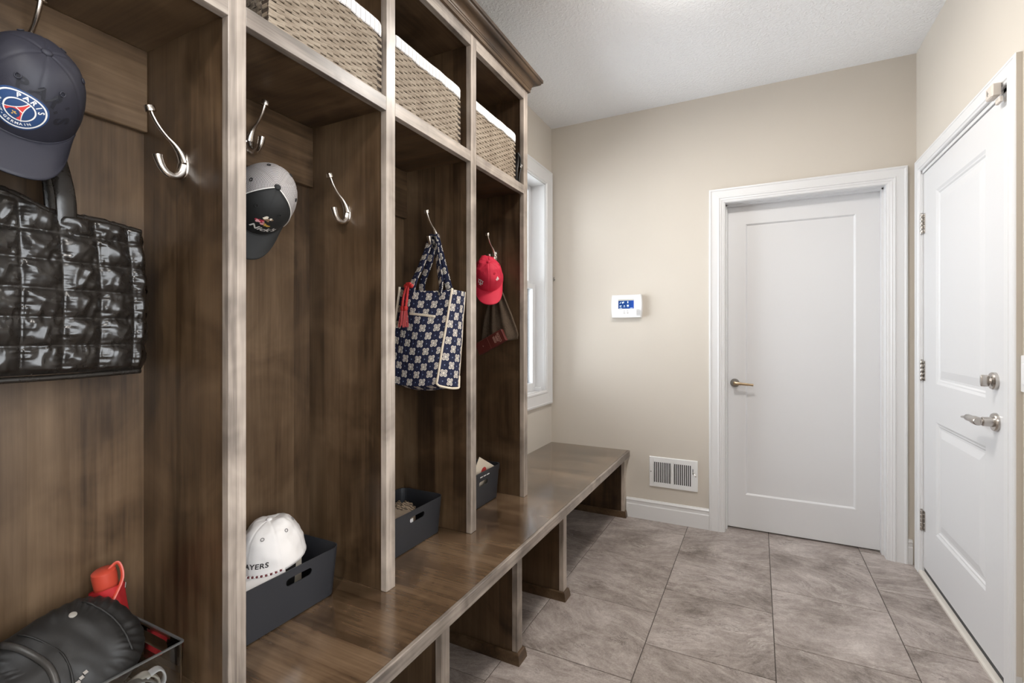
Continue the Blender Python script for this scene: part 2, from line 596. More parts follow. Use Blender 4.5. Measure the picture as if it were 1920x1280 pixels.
def panel_slab(x0, x1, z0, z1, thick, panels, place):
    """slab face with recessed / raised panels. panels: (a0, b0, a1, b1, [(inset, depth), ...]); place(a, b, depth)"""
    m = MB()
    az = sorted({x0, x1, *[p[0] for p in panels], *[p[2] for p in panels]})
    bz = sorted({z0, z1, *[p[1] for p in panels], *[p[3] for p in panels]})
    for i in range(len(az) - 1):
        for q in range(len(bz) - 1):
            a, b = (az[i] + az[i + 1]) / 2, (bz[q] + bz[q + 1]) / 2
            if any(p[0] < a < p[2] and p[1] < b < p[3] for p in panels):
                continue
            m.add([place(az[i], bz[q], 0), place(az[i + 1], bz[q], 0), place(az[i + 1], bz[q + 1], 0), place(az[i], bz[q + 1], 0)], [(0, 1, 2, 3)])
    for a0, b0, a1, b1, steps in panels:
        rings = [(a0, b0, a1, b1, 0)] + [(a0 + s_, b0 + s_, a1 - s_, b1 - s_, d) for s_, d in steps]
        for r, r2 in zip(rings, rings[1:]):
            A = [place(r[0], r[1], r[4]), place(r[2], r[1], r[4]), place(r[2], r[3], r[4]), place(r[0], r[3], r[4])]
            B = [place(r2[0], r2[1], r2[4]), place(r2[2], r2[1], r2[4]), place(r2[2], r2[3], r2[4]), place(r2[0], r2[3], r2[4])]
            m.add(A + B, [(q, (q + 1) % 4, 4 + (q + 1) % 4, 4 + q) for q in range(4)])
        m.add(B, [(0, 1, 2, 3)])
    F = [place(x0, z0, 0), place(x1, z0, 0), place(x1, z1, 0), place(x0, z1, 0)]
    K = [place(x0, z0, thick), place(x1, z0, thick), place(x1, z1, thick), place(x0, z1, thick)]
    m.add(F + K, [(q, (q + 1) % 4, 4 + (q + 1) % 4, 4 + q) for q in range(4)] + [(7, 6, 5, 4)])
    return m


sl = panel_slab(-.1785, .6215, .010, 2.042, .035, [(-.069, .222, .502, 1.922, [(.004, .003), (.009, .010)])], lambda a, b, d: (a, 3.375 + d, b))
slab1 = sl.build('slab', WHITE2, d1, org=o_, normals=True)
h = MB().lathe([(.027, 0), (.027, .006), (.024, .010), (.013, .011), (.0105, .030), (.0105, .050)], (-.130, 3.375, .922), (0, -1, 0))
rs = h.build('rosette', PEWTER, slab1, org=o_, smooth=.6)
lv = MB().tube(bez([(-.136, 3.328, .923), (-.120, 3.325, .923), (-.09, 3.327, .921), (-.055, 3.330, .9185), (-.025, 3.332, .916)], 5),
               [.011] * 4 + [.010] * 6 + [.0085] * 6 + [.0075] * 5, 14, flat=((0, 1, 0), .72))
lv.build('lever', BRASS, rs, org=o_, smooth=.7, label='warm brass-toned lever')

# ---- door 2 (right wall)
d2 = empty('door_2', (XR, 2.70, 0), 'white two-panel exterior door in the right wall', kind='structure')
o_ = (XR, 2.70, 0)
CAS2 = [(0, 0), (0, .016), (.003, .019), (.010, .019), (.012, .0165), (.014, .0185), (.046, .0165), (.049, .019), (.054, .019), (.057, .016), (.064, .014), (.066, .010), (.066, 0)]
frame_sweep(CAS2, 2.119, 3.236, 2.134, lambda a, b, t: (XR - t, a, b)).build('casing', WHITE, d2, org=o_)
# thin strip in the wall beige along the near edge of that casing
MB().box(XR - .0150, 2.1172, .13, XR, 2.1190, 2.132).build('beige_edge', PAINT, d2, org=o_, label='beige strip on the edge of the casing')
j = MB()
j.box(XR - .004, 2.185, 0, XR + .14, 2.2405, 2.068).box(XR - .004, 3.162, 0, XR + .14, 3.1795, 2.068).box(XR - .004, 2.185, 2.052, XR + .14, 3.1795, 2.066)
j.build('jamb', WHITE, d2, org=o_)
PB = [(.010, .005), (.016, .0055), (.022, .010), (.032, .010), (.066, .003)]
sl = panel_slab(2.2425, 3.1585, .040, 2.049, .044, [(2.407, .270, 2.972, .810, PB), (2.407, .992, 2.972, 1.919, PB)], lambda a, b, d: (.757 + d, a, b))
slab2 = sl.build('slab', WHITE2, d2, org=o_)
MB().box(.759, 2.243, .020, .795, 3.158, .040).build('door_sweep', plain('dark_rubber_sweep', (.05, .052, .055), .6), slab2, org=o_)
th = MB().sweep([[(.738, yy, -.001), (.738, yy, .010), (.744, yy, .017), (.78, yy, .020), (.89, yy, .020), (.89, yy, -.001)] for yy in (2.186, 3.174)])
th.build('threshold', plain('threshold_ivory', (.72, .68, .62), .4), d2, org=o_)
# hinges
for zc in (1.793, 1.043, .277):
    hg = MB()
    for q in range(5):
        z0 = zc - .052 + q * .0208
        hg.lathe([(.0066, 0.0008), (.0072, .0018), (.0072, .0190), (.0066, .020)], (.7488, 3.1625, z0), (0, 0, 1), 14)
    hg.lathe([(.004, 0), (.0058, .002), (.0058, .004), (.003, .006)], (.7488, 3.1625, zc + .052), (0, 0, 1), 12)
    ho = hg.build('hinge', NICKEL, d2, org=o_, smooth=.6)
    lf = MB().box(.7545, 3.134, zc - .051, .7568, 3.1575, zc + .051)
    for q in (-.034, -.012, .012, .034):
        lf.lathe([(.0035, 0), (.0030, .0012)], (.7545, 3.146, zc + q), (-1, 0, 0), 10)
    lf.build('hinge_leaf', NICKEL, ho, org=o_)
# deadbolt, lever, latch
db = MB().lathe([(.031, 0), (.031, .010), (.028, .014), (.012, .0145), (.010, .020)], (.757, 2.321, 1.061), (-1, 0, 0), 36).build('deadbolt', NICKEL, slab2, org=o_, smooth=.6)
MB().sweep([[(x_, 2.321 + a * math.cos(t_) * .007, 1.061 + a * math.sin(t_) * .021) for t_ in [2 * PI * q / 20 for q in range(20)]]
            for x_, a in ((.740, .8), (.737, 1.0), (.719, 1.0), (.716, .9))]).build('thumb_turn', NICKEL, db, org=o_, smooth=.7)
rs = MB().lathe([(.033, 0), (.033, .006), (.030, .011), (.0175, .012), (.0165, .038), (.0150, .040)], (.757, 2.314, .915), (-1, 0, 0), 36).build('rosette', NICKEL, slab2, org=o_, smooth=.6)
lv = MB()
lv.lathe([(.013, -.016), (.0155, -.012), (.0155, .020), (.0135, .0205), (.0135, .026), (.0125, .0265), (.0125, .082), (.010, .088), (.007, .093)], (.706, 2.322, .915), (0, 1, 0), 24)
lv.tube([(.706, 2.412, .9150), (.707, 2.435, .9125), (.709, 2.462, .9085)], [.0085, .0085, .008], 12, flat=((0, 0, 1), .62))
lv.lathe([(.0115, 0), (.0115, .042)], (.712, 2.315, .915), (1, 0, 0), 20)
lv.build('lever', NICKEL, rs, org=o_, smooth=.6)
MB().box(.7535, 2.2405, .890, .7575, 2.2475, .947).build('latch_plate', plain('oxidised_latch', (.05, .045, .05), .45, .8), slab2, org=o_, bevel=.001)

# ---- baseboards
BP = [(0, 0), (.014, 0), (.014, .088), (.011, .094), (.011, .112), (.0135, .114), (.0135, .119), (.009, .124), (.006, .130), (0, .130)]


def base_y(x0, x1, name):
    tag(MB().sweep([[(x_, YB - d, z_) for d, z_ in BP] for x_ in (x0, x1)]).build(name, WHITE), 'white moulded baseboard', kind='structure')


base_y(-.7945, -.273, 'baseboard_back')
base_y(.716, .737, 'baseboard_corner')
tag(MB().sweep([[(XR - d, y_, z_) for d, z_ in BP] for y_ in (YF, 2.094)]).build('baseboard_right', WHITE), 'white moulded baseboard', kind='structure')

# ------------------------------------------------------------------ mudroom lockers
LO = (-1.003, .158, .445)
lock = empty('locker_unit', LO, 'tall dark-stained wooden mudroom locker unit with open cubbies on the bench', 'lockers')
C = [.158, .642, 1.132, 1.616, 2.097]
SW = .0405
XFc, XS, XB_ = -1.003, -1.025, -1.339
for i, c in enumerate(C):
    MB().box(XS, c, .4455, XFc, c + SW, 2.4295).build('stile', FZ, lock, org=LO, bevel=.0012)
    y1 = c + SW - (.003 if i < 4 else 0)
    MB().box(XB_, c + .003, .4455, XS, y1, 2.4200).build('side_panel', WZ, lock, org=LO)
for i in range(4):
    ya, yb = C[i] + SW, C[i + 1]
    MB().box(XL + .001, ya - .003, .4455, XB_, yb + .003, 2.42).build('back_panel', WZ, lock, org=LO)
    MB().box(XB_, ya - .0029, 1.716, XB_ + .019, yb + .0029, 1.9115).build('hook_rail', WY, lock, org=LO, bevel=.002)
    MB().box(XB_, ya - .0029, 1.912, XS, yb + .0029, 1.947).build('shelf', WX, lock, org=LO)
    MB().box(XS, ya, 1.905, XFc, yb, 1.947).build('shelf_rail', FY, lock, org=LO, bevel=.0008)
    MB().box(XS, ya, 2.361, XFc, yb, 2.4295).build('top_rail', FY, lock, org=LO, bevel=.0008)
    MB().box(XB_, ya - .0029, 2.368, XS, yb + .0029, 2.385).build('top_panel', WY, lock, org=LO)
CR = [(0, 2.409), (.011, 2.409), (.0115, 2.423), (.014, 2.4245), (.015, 2.428), (.0135, 2.4305), (.0150, 2.432)]
for q in range(9):      # cove
    a = q / 8 * PI / 2
    CR.append((.016 + .020 * (1 - math.cos(a)), 2.433 + .017 * math.sin(a)))
for q in range(1, 7):   # ovolo
    a = q / 6 * PI / 2
    CR.append((.036 + .016 * math.sin(a), 2.450 + .013 * (1 - math.cos(a))))
CR += [(.053, 2.464), (.059, 2.466), (.059, 2.480), (0, 2.480)]
YE = C[4] + SW
secs = [[(XFc + d, .158, z) for d, z in CR], [(XFc + d, YE + d, z) for d, z in CR], [(XL + .001, YE + d, z) for d, z in CR]]
MB().sweep(secs).build('crown_molding', WY, lock, org=LO)

# ------------------------------------------------------------------ bench
BO = (-.80, .158, 0)
bench = empty('bench', BO, 'long dark-stained wooden bench running under the lockers to the back wall', 'bench')
MB().box(XL + .001, .10, .405, -.786, YB - .001, .445).build('bench_top', BENCHW, bench, org=BO)
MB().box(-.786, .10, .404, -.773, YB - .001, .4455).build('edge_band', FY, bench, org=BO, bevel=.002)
FM = [(0, .040), (.005, .0395), (.009, .036), (.0105, .029), (.0135, .012), (.0145, 0), (0, 0)]
for c in (.642, 1.132, 1.616, 2.097, 3.2385):
    y0, y1 = c, c + .0405
    last = c > 3
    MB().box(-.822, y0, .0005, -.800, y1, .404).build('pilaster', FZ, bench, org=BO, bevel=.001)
    MB().box(XL + .002, y0 + .003, .0005, -.822, y1 - (0 if last else .003), .404).build('leg_panel', WZ, bench, org=BO)
    path = [(XL + .002, y0 + .003, 0, -1), (-.822, y0 + .003, 0, -1)]
    secs = [[(XL + .002, y0 + .003 - d, z) for d, z in FM], [(-.800 + d, y0 - d, z) for d, z in FM], [(-.800 + d, y1 + (0 if last else d), z) for d, z in FM]]
    if not last:
        secs.append([(XL + .002, y1 - .003 + d, z) for d, z in FM])
    MB().sweep(secs).build('foot_molding', WY, bench, org=BO)

# ------------------------------------------------------------------ coat hooks


def make_hook():
    r = empty('coat_hook', (0, 0, 0))
    # local frame: +Y out of the board, +Z up
    p = MB()
    p.sweep([[(a * math.cos(t) * .0140, y_, a * math.sin(t) * .030) for t in [2 * PI * q / 22 for q in range(22)]]
             for y_, a in ((0, 1.0), (.0025, 1.0), (.0045, .86), (.0055, .6))])
    p.build('plate', HOOKM, r, smooth=.9)
    a = MB()
    pts = bez([(0, .003, .004), (0, .010, .022), (0, .022, .038), (0, .040, .053), (0, .055, .069), (0, .066, .086), (0, .071, .098)], 4)
    n = len(pts)
    a.tube(pts, [lerp(.0135, .0047, min(1, i / (n * .45))) for i in range(n)], 12, flat=((0, 0, 1), .75))
    a.lathe([(.0080, 0), (.0104, .0008), (.0106, .0115), (.0096, .0128)], (0, .0700, .094), (0, .30, .95), 20)
    a.build('upper_arm', HOOKM, r, smooth=.8)
    b = MB()
    pts = bez([(0, .003, -.004), (0, .009, -.020), (0, .022, -.031), (0, .037, -.029), (0, .049, -.017), (0, .0555, -.001), (0, .057, .006)], 4)
    n = len(pts)
    b.tube(pts, [lerp(.0130, .0078, min(1, i / (n * .35))) + .0022 * max(0, i / n - .6) / .4 for i in range(n)], 12)
    b.build('lower_arm', HOOKM, r, smooth=.8)
    for z in (.013, -.013):
        MB().lathe([(.0035, 0), (.0030, .0018), (.001, .0024)], (0, .0050, z), (0, 1, 0), 10).build('screw', NICKEL, r, smooth=.9)
    return r


hk0 = make_hook()
XH = -1.165
hooks = [
    ((XH, C[1] + .003, 1.612), PI, 'satin nickel double coat hook, bare, on the side panel beside the black quilted bag'),
    ((XH, C[2] + .003, 1.612), PI, 'satin nickel double coat hook, bare, on the panel right of the grey mesh cap'),
    ((XH, C[3] + .003, 1.612), PI, 'satin nickel double coat hook carrying the blue and white patterned tote'),
    ((XH, C[4] + .003, 1.612), PI, 'satin nickel double coat hook carrying the red cap'),
    ((XB_ + .019, .424, 1.785), -PI / 2, 'satin nickel double coat hook on the back rail above the navy cap'),
    ((XB_ + .019, .9065, 1.785), -PI / 2, 'satin nickel double coat hook on the back rail above the grey mesh cap'),
]
for i, (p, rz, lab) in enumerate(hooks):
    o = hk0 if i == 0 else copy_tree(hk0)
    o.location, o.rotation_euler = p, (0, 0, rz)
    tag(o, lab, 'hook', 'nickel double coat hooks')

# ------------------------------------------------------------------ ceiling lamps (above the frame; the rear one added as fill)
OPAL = NT('opal_glass_lit')
OPAL.set((.9, .9, .88), .4)
OPAL.b.inputs['Emission Color'].default_value = (1.0, .955, .90, 1)
OPAL.b.inputs['Emission Strength'].default_value = 20.0
OPAL = OPAL.m


def ceiling_lamp(x, y, watts, lab):
    r = empty('ceiling_lamp', (x, y, ZC), lab, 'ceiling lamp', 'flush ceiling lamps')
    MB().lathe([(.175, -.0005), (.18, -.010), (.18, -.030), (.172, -.034)], (0, 0, 0), (0, 0, 1), 40).build('rim', NICKEL, r, smooth=.6)
    MB().lathe([(.170, -.032), (.166, -.050), (.15, -.072), (.11, -.092), (.05, -.102), (.001, -.104)], (0, 0, 0), (0, 0, 1), 40).build('diffuser', OPAL, r, smooth=.9)
    d = bpy.data.lights.new('lamp_light', 'AREA')
    d.shape, d.size, d.energy, d.color = 'DISK', .34, watts, (1.0, .95, .89)
    o = bpy.data.objects.new('lamp_light', d)
    scene.collection.objects.link(o)
    o.parent, o.location = r, (0, 0, -.108)


ceiling_lamp(-.22, 1.98, 12, 'round flush opal ceiling lamp just above the far half of the bench aisle')
ceiling_lamp(-.22, -.55, 14, 'round flush opal ceiling lamp added as unseen fill behind the photographer')  # unseen lamp added to brighten the room

#INSERT_PART2
# ------------------------------------------------------------------ small wall fittings
# alarm keypad
AL = (-.790, YB, 1.4195)
al = empty('alarm_keypad', AL, 'white alarm keypad with a lit blue screen on the beige back wall', 'keypad')
PLAS = plain('white_plastic', (.82, .82, .82), .4)


def kp_out(a):
    """bulged-side outline of the keypad, half size .105 x .079"""
    P = []
    for q in range(13):
        t = -1 + q / 6
        P.append((.099 + .0065 * (1 - t * t), .078 * t))
    for q in range(13):
        t = 1 - q / 6
        P.append((-.099 - .0065 * (1 - t * t), .078 * t))
    return [(x * a, z * a) for x, z in P]


secs = [[(x, -d, z) for x, z in kp_out(a)] for d, a in ((0, .97), (.004, .985), (.012, 1.0), (.026, .985), (.031, .96))]
MB().sweep(secs).build('body', PLAS, al, smooth=.5)
SCR = NT('lit_blue_screen')
SCR.set((.01, .03, .12), .25)
_s = SCR.sep(SCR.n('ShaderNodeTexCoord').outputs['Generated'])
SCR.put(SCR.b.inputs['Emission Color'], SCR.ramp(_s[0], [(0, (.006, .035, .13)), (.6, (.008, .05, .20)), (1, (.02, .08, .45))]))
SCR.b.inputs['Emission Strength'].default_value = .8
sb = MB().box(-.0535, -.0318, -.0165, .0505, -.0300, .0465).build('screen', SCR.m, al)
ICON = NT('lit_screen_icons'); ICON.set((.6, .7, .8), .4)
ICON.b.inputs['Emission Color'].default_value = (.55, .72, .9, 1); ICON.b.inputs['Emission Strength'].default_value = .8
TOPB = plain('screen_status_bar', (.62, .62, .55), .4)
MB().box(-.0530, -.0325, .0380, .0500, -.0317, .0462).build('status_bar', TOPB, sb)
ic = MB()
for cx, cz, kind in ((-.040, .024, 0), (-.022, .025, 1), (.011, .026, 2), (-.038, .003, 3), (-.013, .003, 4), (.011, .004, 5)):
    if kind == 0:
        ic.tube([(cx - .004, -.0322, cz - .005), (cx - .001, -.0322, cz - .003), (cx + .004, -.0322, cz + .005)], .0016, 6)
    elif kind == 1:
        ic.box(cx - .006, -.0324, cz - .006, cx + .001, -.0317, cz + .004).box(cx + .002, -.0324, cz - .002, cx + .007, -.0317, cz + .006)
    elif kind == 2:
        ic.box(cx - .003, -.0324, cz - .006, cx + .003, -.0317, cz + .007)
    elif kind == 3:
        ic.box(cx - .006, -.0324, cz - .004, cx - .001, -.0317, cz + .002).box(cx + .001, -.0324, cz - .002, cx + .006, -.0317, cz + .003)
    elif kind == 4:
        ic.box(cx - .003, -.0324, cz - .003, cx + .003, -.0317, cz + .003)
    else:
        ic.box(cx - .006, -.0324, cz - .004, cx + .006, -.0317, cz + .005)
    if kind > 2:
        ic.box(cx - .006, -.0324, cz - .0090, cx + .006, -.0317, cz - .0075)
ic.box(-.046, -.0324, -.0135, -.028, -.0317, -.0115).box(.026, -.0324, -.0135, .044, -.0317, -.0115)
ic.build('icon', ICON.m, sb)
for cx in (-.014, .008):
    MB().lathe([(.0075, 0), (.007, .002), (.005, .0025)], (cx, -.0305, -.0455), (0, -1, 0), 18).build('button', PLAS, al, smooth=.7)
    MB().box(cx - .002, -.0336, -.0475, cx + .002, -.0328, -.0435).box(cx - .005, -.0312, -.0335, cx + .005, -.0308, -.0320).build('button_mark', BLACK, al)
sp = MB()
for i in range(6):
    for q in range(8):
        x, z = .069 + i * .005, -.063 + q * .0052
        if (i - 0) ** 2 * .000025 + (z + .063) ** 2 < .0017:
            sp.box(x, -.0320, z, x + .0028, -.0300, z + .003)
sp.build('speaker_grille', plain('grille_grey', (.42, .42, .43), .6), al, kind='stuff')

# vent register
VO = (-.492, YB, .3235)
vt = empty('vent_register', VO, 'white slotted air vent low on the back wall', 'vent')
m = MB()
hx, hz = .148, .0960
slots = [-.120 + .0118 * q for q in range(10)], [.0065 + .0118 * q for q in range(10)]
zb, zt = -.068, .066
m.box(-hx, -.009, -hz, hx, -.004, zb).box(-hx, -.009, zt, hx, -.004, hz)
m.box(-hx, -.009, zb, slots[0][0], -.004, zt).box(slots[0][-1], -.009, zb, slots[1][0], -.004, zt).box(slots[1][-1] + .002, -.009, zb, hx, -.004, zt)
m.build('frame', PLAS, vt)
MB().sweep([[(-hx, -.004, z_) for z_ in ()] or [(-hx - .0, -.0045, -hz), (hx, -.0045, -hz), (hx, -.0045, hz), (-hx, -.0045, hz)],
            [(-hx - .003, -.0002, -hz - .003), (hx + .003, -.0002, -hz - .003), (hx + .003, -.0002, hz + .003), (-hx - .003, -.0002, hz + .003)]], caps=False).build('flange', PLAS, vt)
MB().box(-.125, -.0012, zb - .002, .125, -.0006, zt + .002).build('duct', DARKHOLE, vt)
for g in slots:
    for a in g:
        MB().add([(a - .0026, -.0090, zb), (a + .0026, -.0090, zb), (a + .0026, -.0090, zt), (a - .0026, -.0090, zt),
                  (a - .0005, -.0014, zb), (a + .0012, -.0014, zb), (a + .0012, -.0014, zt), (a - .0005, -.0014, zt)],
                 [(0, 1, 2, 3), (7, 6, 5, 4), (0, 4, 5, 1), (1, 5, 6, 2), (2, 6, 7, 3), (3, 7, 4, 0)]).build('louver', PLAS, vt)
MB().box(.1205, -.0096, .012, .1245, -.0085, .046).build('lever_slot', BLACK, vt)
MB().tube([(.1225, -.009, .026), (.128, -.022, .020), (.138, -.026, .012)], .0022, 8).build('damper_lever', NICKEL, vt, smooth=.7)
for sx in (-1, 1):
    MB().lathe([(.0038, 0), (.003, .0016)], (sx * .139, -.009, 0), (0, -1, 0), 12).build('screw', NICKEL, vt)

# light switch on the right wall
SO = (XR, 2.066, 1.102)
ls = empty('light_switch', SO, 'white light switch plate on the right wall beside the door casing', 'light switch')
MB().box(-.006, -.062, -.0585, -.0002, .049, .0585).build('plate', PLAS, ls, bevel=.002)
for cy in (-.032, .018):
    MB().box(-.011, cy - .016, -.033, -.006, cy + .016, .033).build('rocker', PLAS, ls, bevel=.001)

# door contact sensor on the casing
SE = (XR - .019, 2.240, 2.062)
ds = empty('door_sensor', SE, 'small beige alarm contact sensor on the head casing of the exterior door', 'sensor')
SENS = plain('sensor_beige_plastic', (.66, .60, .54), .45)
MB().box(-.024, -.022, -.022, 0, .026, .022).build('cover', SENS, ds, bevel=.0035)
MB().box(-.0225, -.029, -.021, .0, -.0235, .021).build('base_clip', SENS, ds, bevel=.002)
MB().box(-.0245, .012, -.006, -.0235, .014, .012).box(-.0245, .006, -.010, -.0235, .0075, .006).box(-.0245, .000, -.002, -.0235, .005, -.0005).build('cover_slot', BLACK, ds)
MB().box(-.006, -.030, -.046, .004, .004, -.026).build('magnet', SENS, ds, bevel=.002)

# little hook screwed to the back wall by the window corner
wh = empty('wall_hook', (-1.322, YB, 1.628), 'tiny dark metal hook on the back wall beside the window casing', 'hook')
MB().lathe([(.006, 0), (.006, .003), (.003, .004)], (0, 0, 0), (0, -1, 0), 14).build('plate', PEWTER, wh, smooth=.6)
MB().tube(bez([(0, -.003, 0), (0, -.012, -.010), (.004, -.022, -.006), (.006, -.026, .008), (.010, -.030, .014)], 4), .0028, 8).build('arm', PEWTER, wh, smooth=.8)

# ------------------------------------------------------------------ wicker baskets
WICK = NT('wicker_paper_cord')
_o = WICK.coord()
_n1 = WICK.noise(WICK.vmath('MULTIPLY', _o, (30, 30, 170)), 1.0, 3)
_n2 = WICK.noise(_o, 9, 3)
WICK.set(WICK.ramp(WICK.math('ADD', WICK.math('MULTIPLY', _n1, .6), WICK.math('MULTIPLY', _n2, .4)),
                   [(.36, (.20, .152, .108)), (.5, (.29, .232, .172)), (.66, (.38, .315, .24))]), .62, spec=.35)
WICK = WICK.m
WICKIN = plain('wicker_painted_shade', (.055, .038, .026), .8)  # dark colour painted in for the shade between the strands
LIN = NT('striped_cotton_liner')
_s = LIN.sep(LIN.n('ShaderNodeUVMap').outputs[0])
_fr = LIN.math('FRACT', LIN.math('DIVIDE', _s[0], .0185))
LIN.set(LIN.mix(LIN.ramp(_fr, [(0, 1.0), (.07, 1.0), (.075, 0.0)], 'CONSTANT'), (.83, .80, .77), (.30, .28, .28)), .85)
LIN.bump(LIN.noise(LIN.coord(), 300, 2), .15, .001)
LIN = LIN.m


def make_basket():
    hx, hy, hz = .145, .1895, .214        # half depth, half width, height
    r = empty('wicker_basket', (0, 0, 0))
    per = []
    for (ax, ay), (bx, by) in (((hx, -hy), (hx, hy)), ((hx, hy), (-hx, hy)), ((-hx, hy), (-hx, -hy)), ((-hx, -hy), (hx, -hy))):
        per.append((Vector((ax, ay, 0)), Vector((bx, by, 0))))
    NR = 21
    rh = hz / NR
    for si, (a, b) in enumerate(per):
        L = (b - a).length
        nc = round(L / .043)
        nrm = Vector((b - a)).cross(Vector((0, 0, 1))).normalized()
        PH = [(0, .0008), (.14, .0022), (.30, .0040), (.42, .0050), (.478, .0048), (.488, -.0022), (.515, -.0024), (.525, .0004), (.76, .0010)]
        VV = [(.0, -.0026), (.10, 0.0), (.5, .0012), (.90, 0.0), (1.0, -.0026)]
        m = MB()
        us = [(c + p_, d_) for c in range(nc) for p_, d_ in PH] + [(nc, .0008)]
        for row in range(NR):
            sh = .5 if row % 2 else 0.0
            n0 = len(m.v)
            jit = random.uniform(-.0006, .0006)
            for fv, dv in VV:
                for cu, d_ in us:
                    x_ = (cu - sh) / nc
                    hh = (d_ if 0 <= x_ <= 1 else .0004) + dv
                    q = a.lerp(b, min(1, max(0, x_)))
                    wob = .0007 * noise.noise(Vector((cu * 2.1, row * 3.7, si)))
                    m.v.append(tuple(q + nrm * hh + Vector((0, 0, (row + fv) * rh + wob + jit))))
            W = len(us)
            for j in range(4):
                for i in range(W - 1):
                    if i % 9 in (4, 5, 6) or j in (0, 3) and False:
                        m.mi[len(m.f)] = 1  # slit faces take the painted shade
                    m.f.append((n0 + j * W + i, n0 + (j + 1) * W + i, n0 + (j + 1) * W + i + 1, n0 + j * W + i + 1)[::-1])
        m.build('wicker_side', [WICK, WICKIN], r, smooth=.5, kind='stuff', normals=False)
        MB().add([tuple(a - nrm * .0024), tuple(b - nrm * .0024), tuple(b - nrm * .0024 + Vector((0, 0, hz))), tuple(a - nrm * .0024 + Vector((0, 0, hz)))], [(0, 1, 2, 3)]).build('shade_backing', WICKIN, r)  # dark sheet standing in for shade behind the weave
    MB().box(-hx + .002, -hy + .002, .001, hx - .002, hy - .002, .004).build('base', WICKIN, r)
    # liner folded over the rim
    rim = []
    rr = .018
    for cx, cy, a0 in ((hx - rr, -hy + rr, -PI / 2), (hx - rr, hy - rr, 0), (-hx + rr, hy - rr, PI / 2), (-hx + rr, -hy + rr, PI)):
        for q in range(5):
            a = a0 + q / 4 * PI / 2
            rim.append(Vector((cx + rr * math.cos(a), cy + rr * math.sin(a), 0)))
    dens = []
    for i in range(len(rim)):
        p, q = rim[i], rim[(i + 1) % len(rim)]
        n = max(1, int((q - p).length / .02))
        for k in range(n):
            dens.append(p.lerp(q, k / n))
    acc = [0]
    for i in range(len(dens)):
        acc.append(acc[-1] + (dens[(i + 1) % len(dens)] - dens[i]).length)
    prof = [(.0045, -.036), (.0075, -.034), (.0085, -.020), (.0080, -.004), (.005, .003), (.000, .005), (-.006, .003), (-.008, -.006), (-.009, -.09)]
    vs, fs, uvs = [], [], {}
    m = MB()
    N = len(dens)
    rows = []
    for j, (d, z) in enumerate(prof):
        for i, p in enumerate(dens):
            nv = (p - Vector((max(-hx + rr, min(hx - rr, p.x)), max(-hy + rr, min(hy - rr, p.y)), 0)))
            nv = nv.normalized() if nv.length > 1e-6 else Vector((1, 0, 0))
            w = .0022 * math.sin(acc[i] * 31) + .0015 * math.sin(acc[i] * 77 + 1)
            q = p + nv * (d + .0006 * math.sin(acc[i] * 60)) + Vector((0, 0, hz + z + (w if j < 3 else .3 * w)))
            m.v.append(tuple(q))
    for j in range(len(prof) - 1):
        for i in range(N):
            i2 = (i + 1) % N
            m.uv[len(m.f)] = [(acc[i], j), (acc[i + 1], j), (acc[i + 1], j + 1), (acc[i], j + 1)]
            m.f.append((j * N + i, j * N + i2, (j + 1) * N + i2, (j + 1) * N + i))
    m.build('liner', LIN, r, smooth=.9)
    return r


bk0 = make_basket()
for i, (y, lab) in enumerate(((.9325, 'brown wicker basket with striped white liner, nearest of the three on the top shelf'),
                              (1.366, 'brown wicker basket with striped white liner, middle of the three on the top shelf'),
                              (1.836, 'brown wicker basket with striped white liner, farthest on the top shelf, red roll inside'))):
    o = bk0 if i == 0 else copy_tree(bk0)
    o.location = (-1.159, y, 1.9475)
    tag(o, lab, 'basket', 'wicker baskets on the top shelf')

# things in and beside the far basket
RED = plain('red_fabric', (.52, .018, .045), .55, nscale=400, nstr=.15)
GREEN = plain('dark_green_handle', (.055, .085, .035), .5)
RM = Matrix(((1, 0, 0), (0, 1, 0), (0, 0, 1)))
ru = empty('red_roll', (-1.10, 1.785, 2.165), 'red tapered roll with a dark green tip poking out of the far basket', 'roll')
axv = Vector((.10, -.62, .78)).normalized()
MB().lathe([(.004, -.10), (.010, -.05), (.017, 0), (.022, .045), (.024, .075), (.021, .084), (.010, .088)], (0, .035, -.02), axv, 20).build('sleeve', RED, ru, smooth=.8)
p0 = Vector((0, .035, -.02)) + axv * .086
MB().tube([p0, p0 + axv * .014, p0 + axv * .026 + Vector((0, -.004, 0)), p0 + axv * .033 + Vector((0, -.012, -.002))], [.009, .009, .008, .006], 12).build('tip', GREEN, ru, smooth=.8)

LEATH = plain('black_leather', (.014, .012, .011), .34, nscale=120, nstr=.25, dist=.002)
bb = empty('leather_bag', (-1.10, 2.070, 1.9475), 'slim black leather bag with silver clasps beside the far wicker basket', 'bag')


def slim(u, v):
    t = 2 * PI * u
    z = v * .148
    k = .35 + .65 * math.sin(PI * min(1, v * 1.15 + .12)) ** .5
    x = .085 * math.copysign(abs(math.cos(t)) ** .6, math.cos(t)) * (.9 + .1 * v)
    y = .011 * k * math.copysign(abs(math.sin(t)) ** .8, math.sin(t)) + .003 * math.sin(v * 9 + x * 20)
    return (x, y, z)


MB().grid(slim, 32, 12, cu=True).build('body', LEATH, bb, smooth=2)
MB().tube(bez([(.080, -.006, .145), (.088, .004, .125), (.087, .010, .10), (.089, .006, .07), (.086, 0, .04), (.084, -.002, .006)], 5), .004, 8, flat=((0, 1, 0), 1)).build('strap', LEATH, bb, smooth=2)
for z, y in ((.078, .002), (.088, .013)):
    MB().lathe([(.003, 0), (.006, .002), (.006, .006), (.003, .008)], (.088, y, z), (1, 0, 0), 12).build('clasp', NICKEL, bb, smooth=.8)

# ------------------------------------------------------------------ bins on the bench


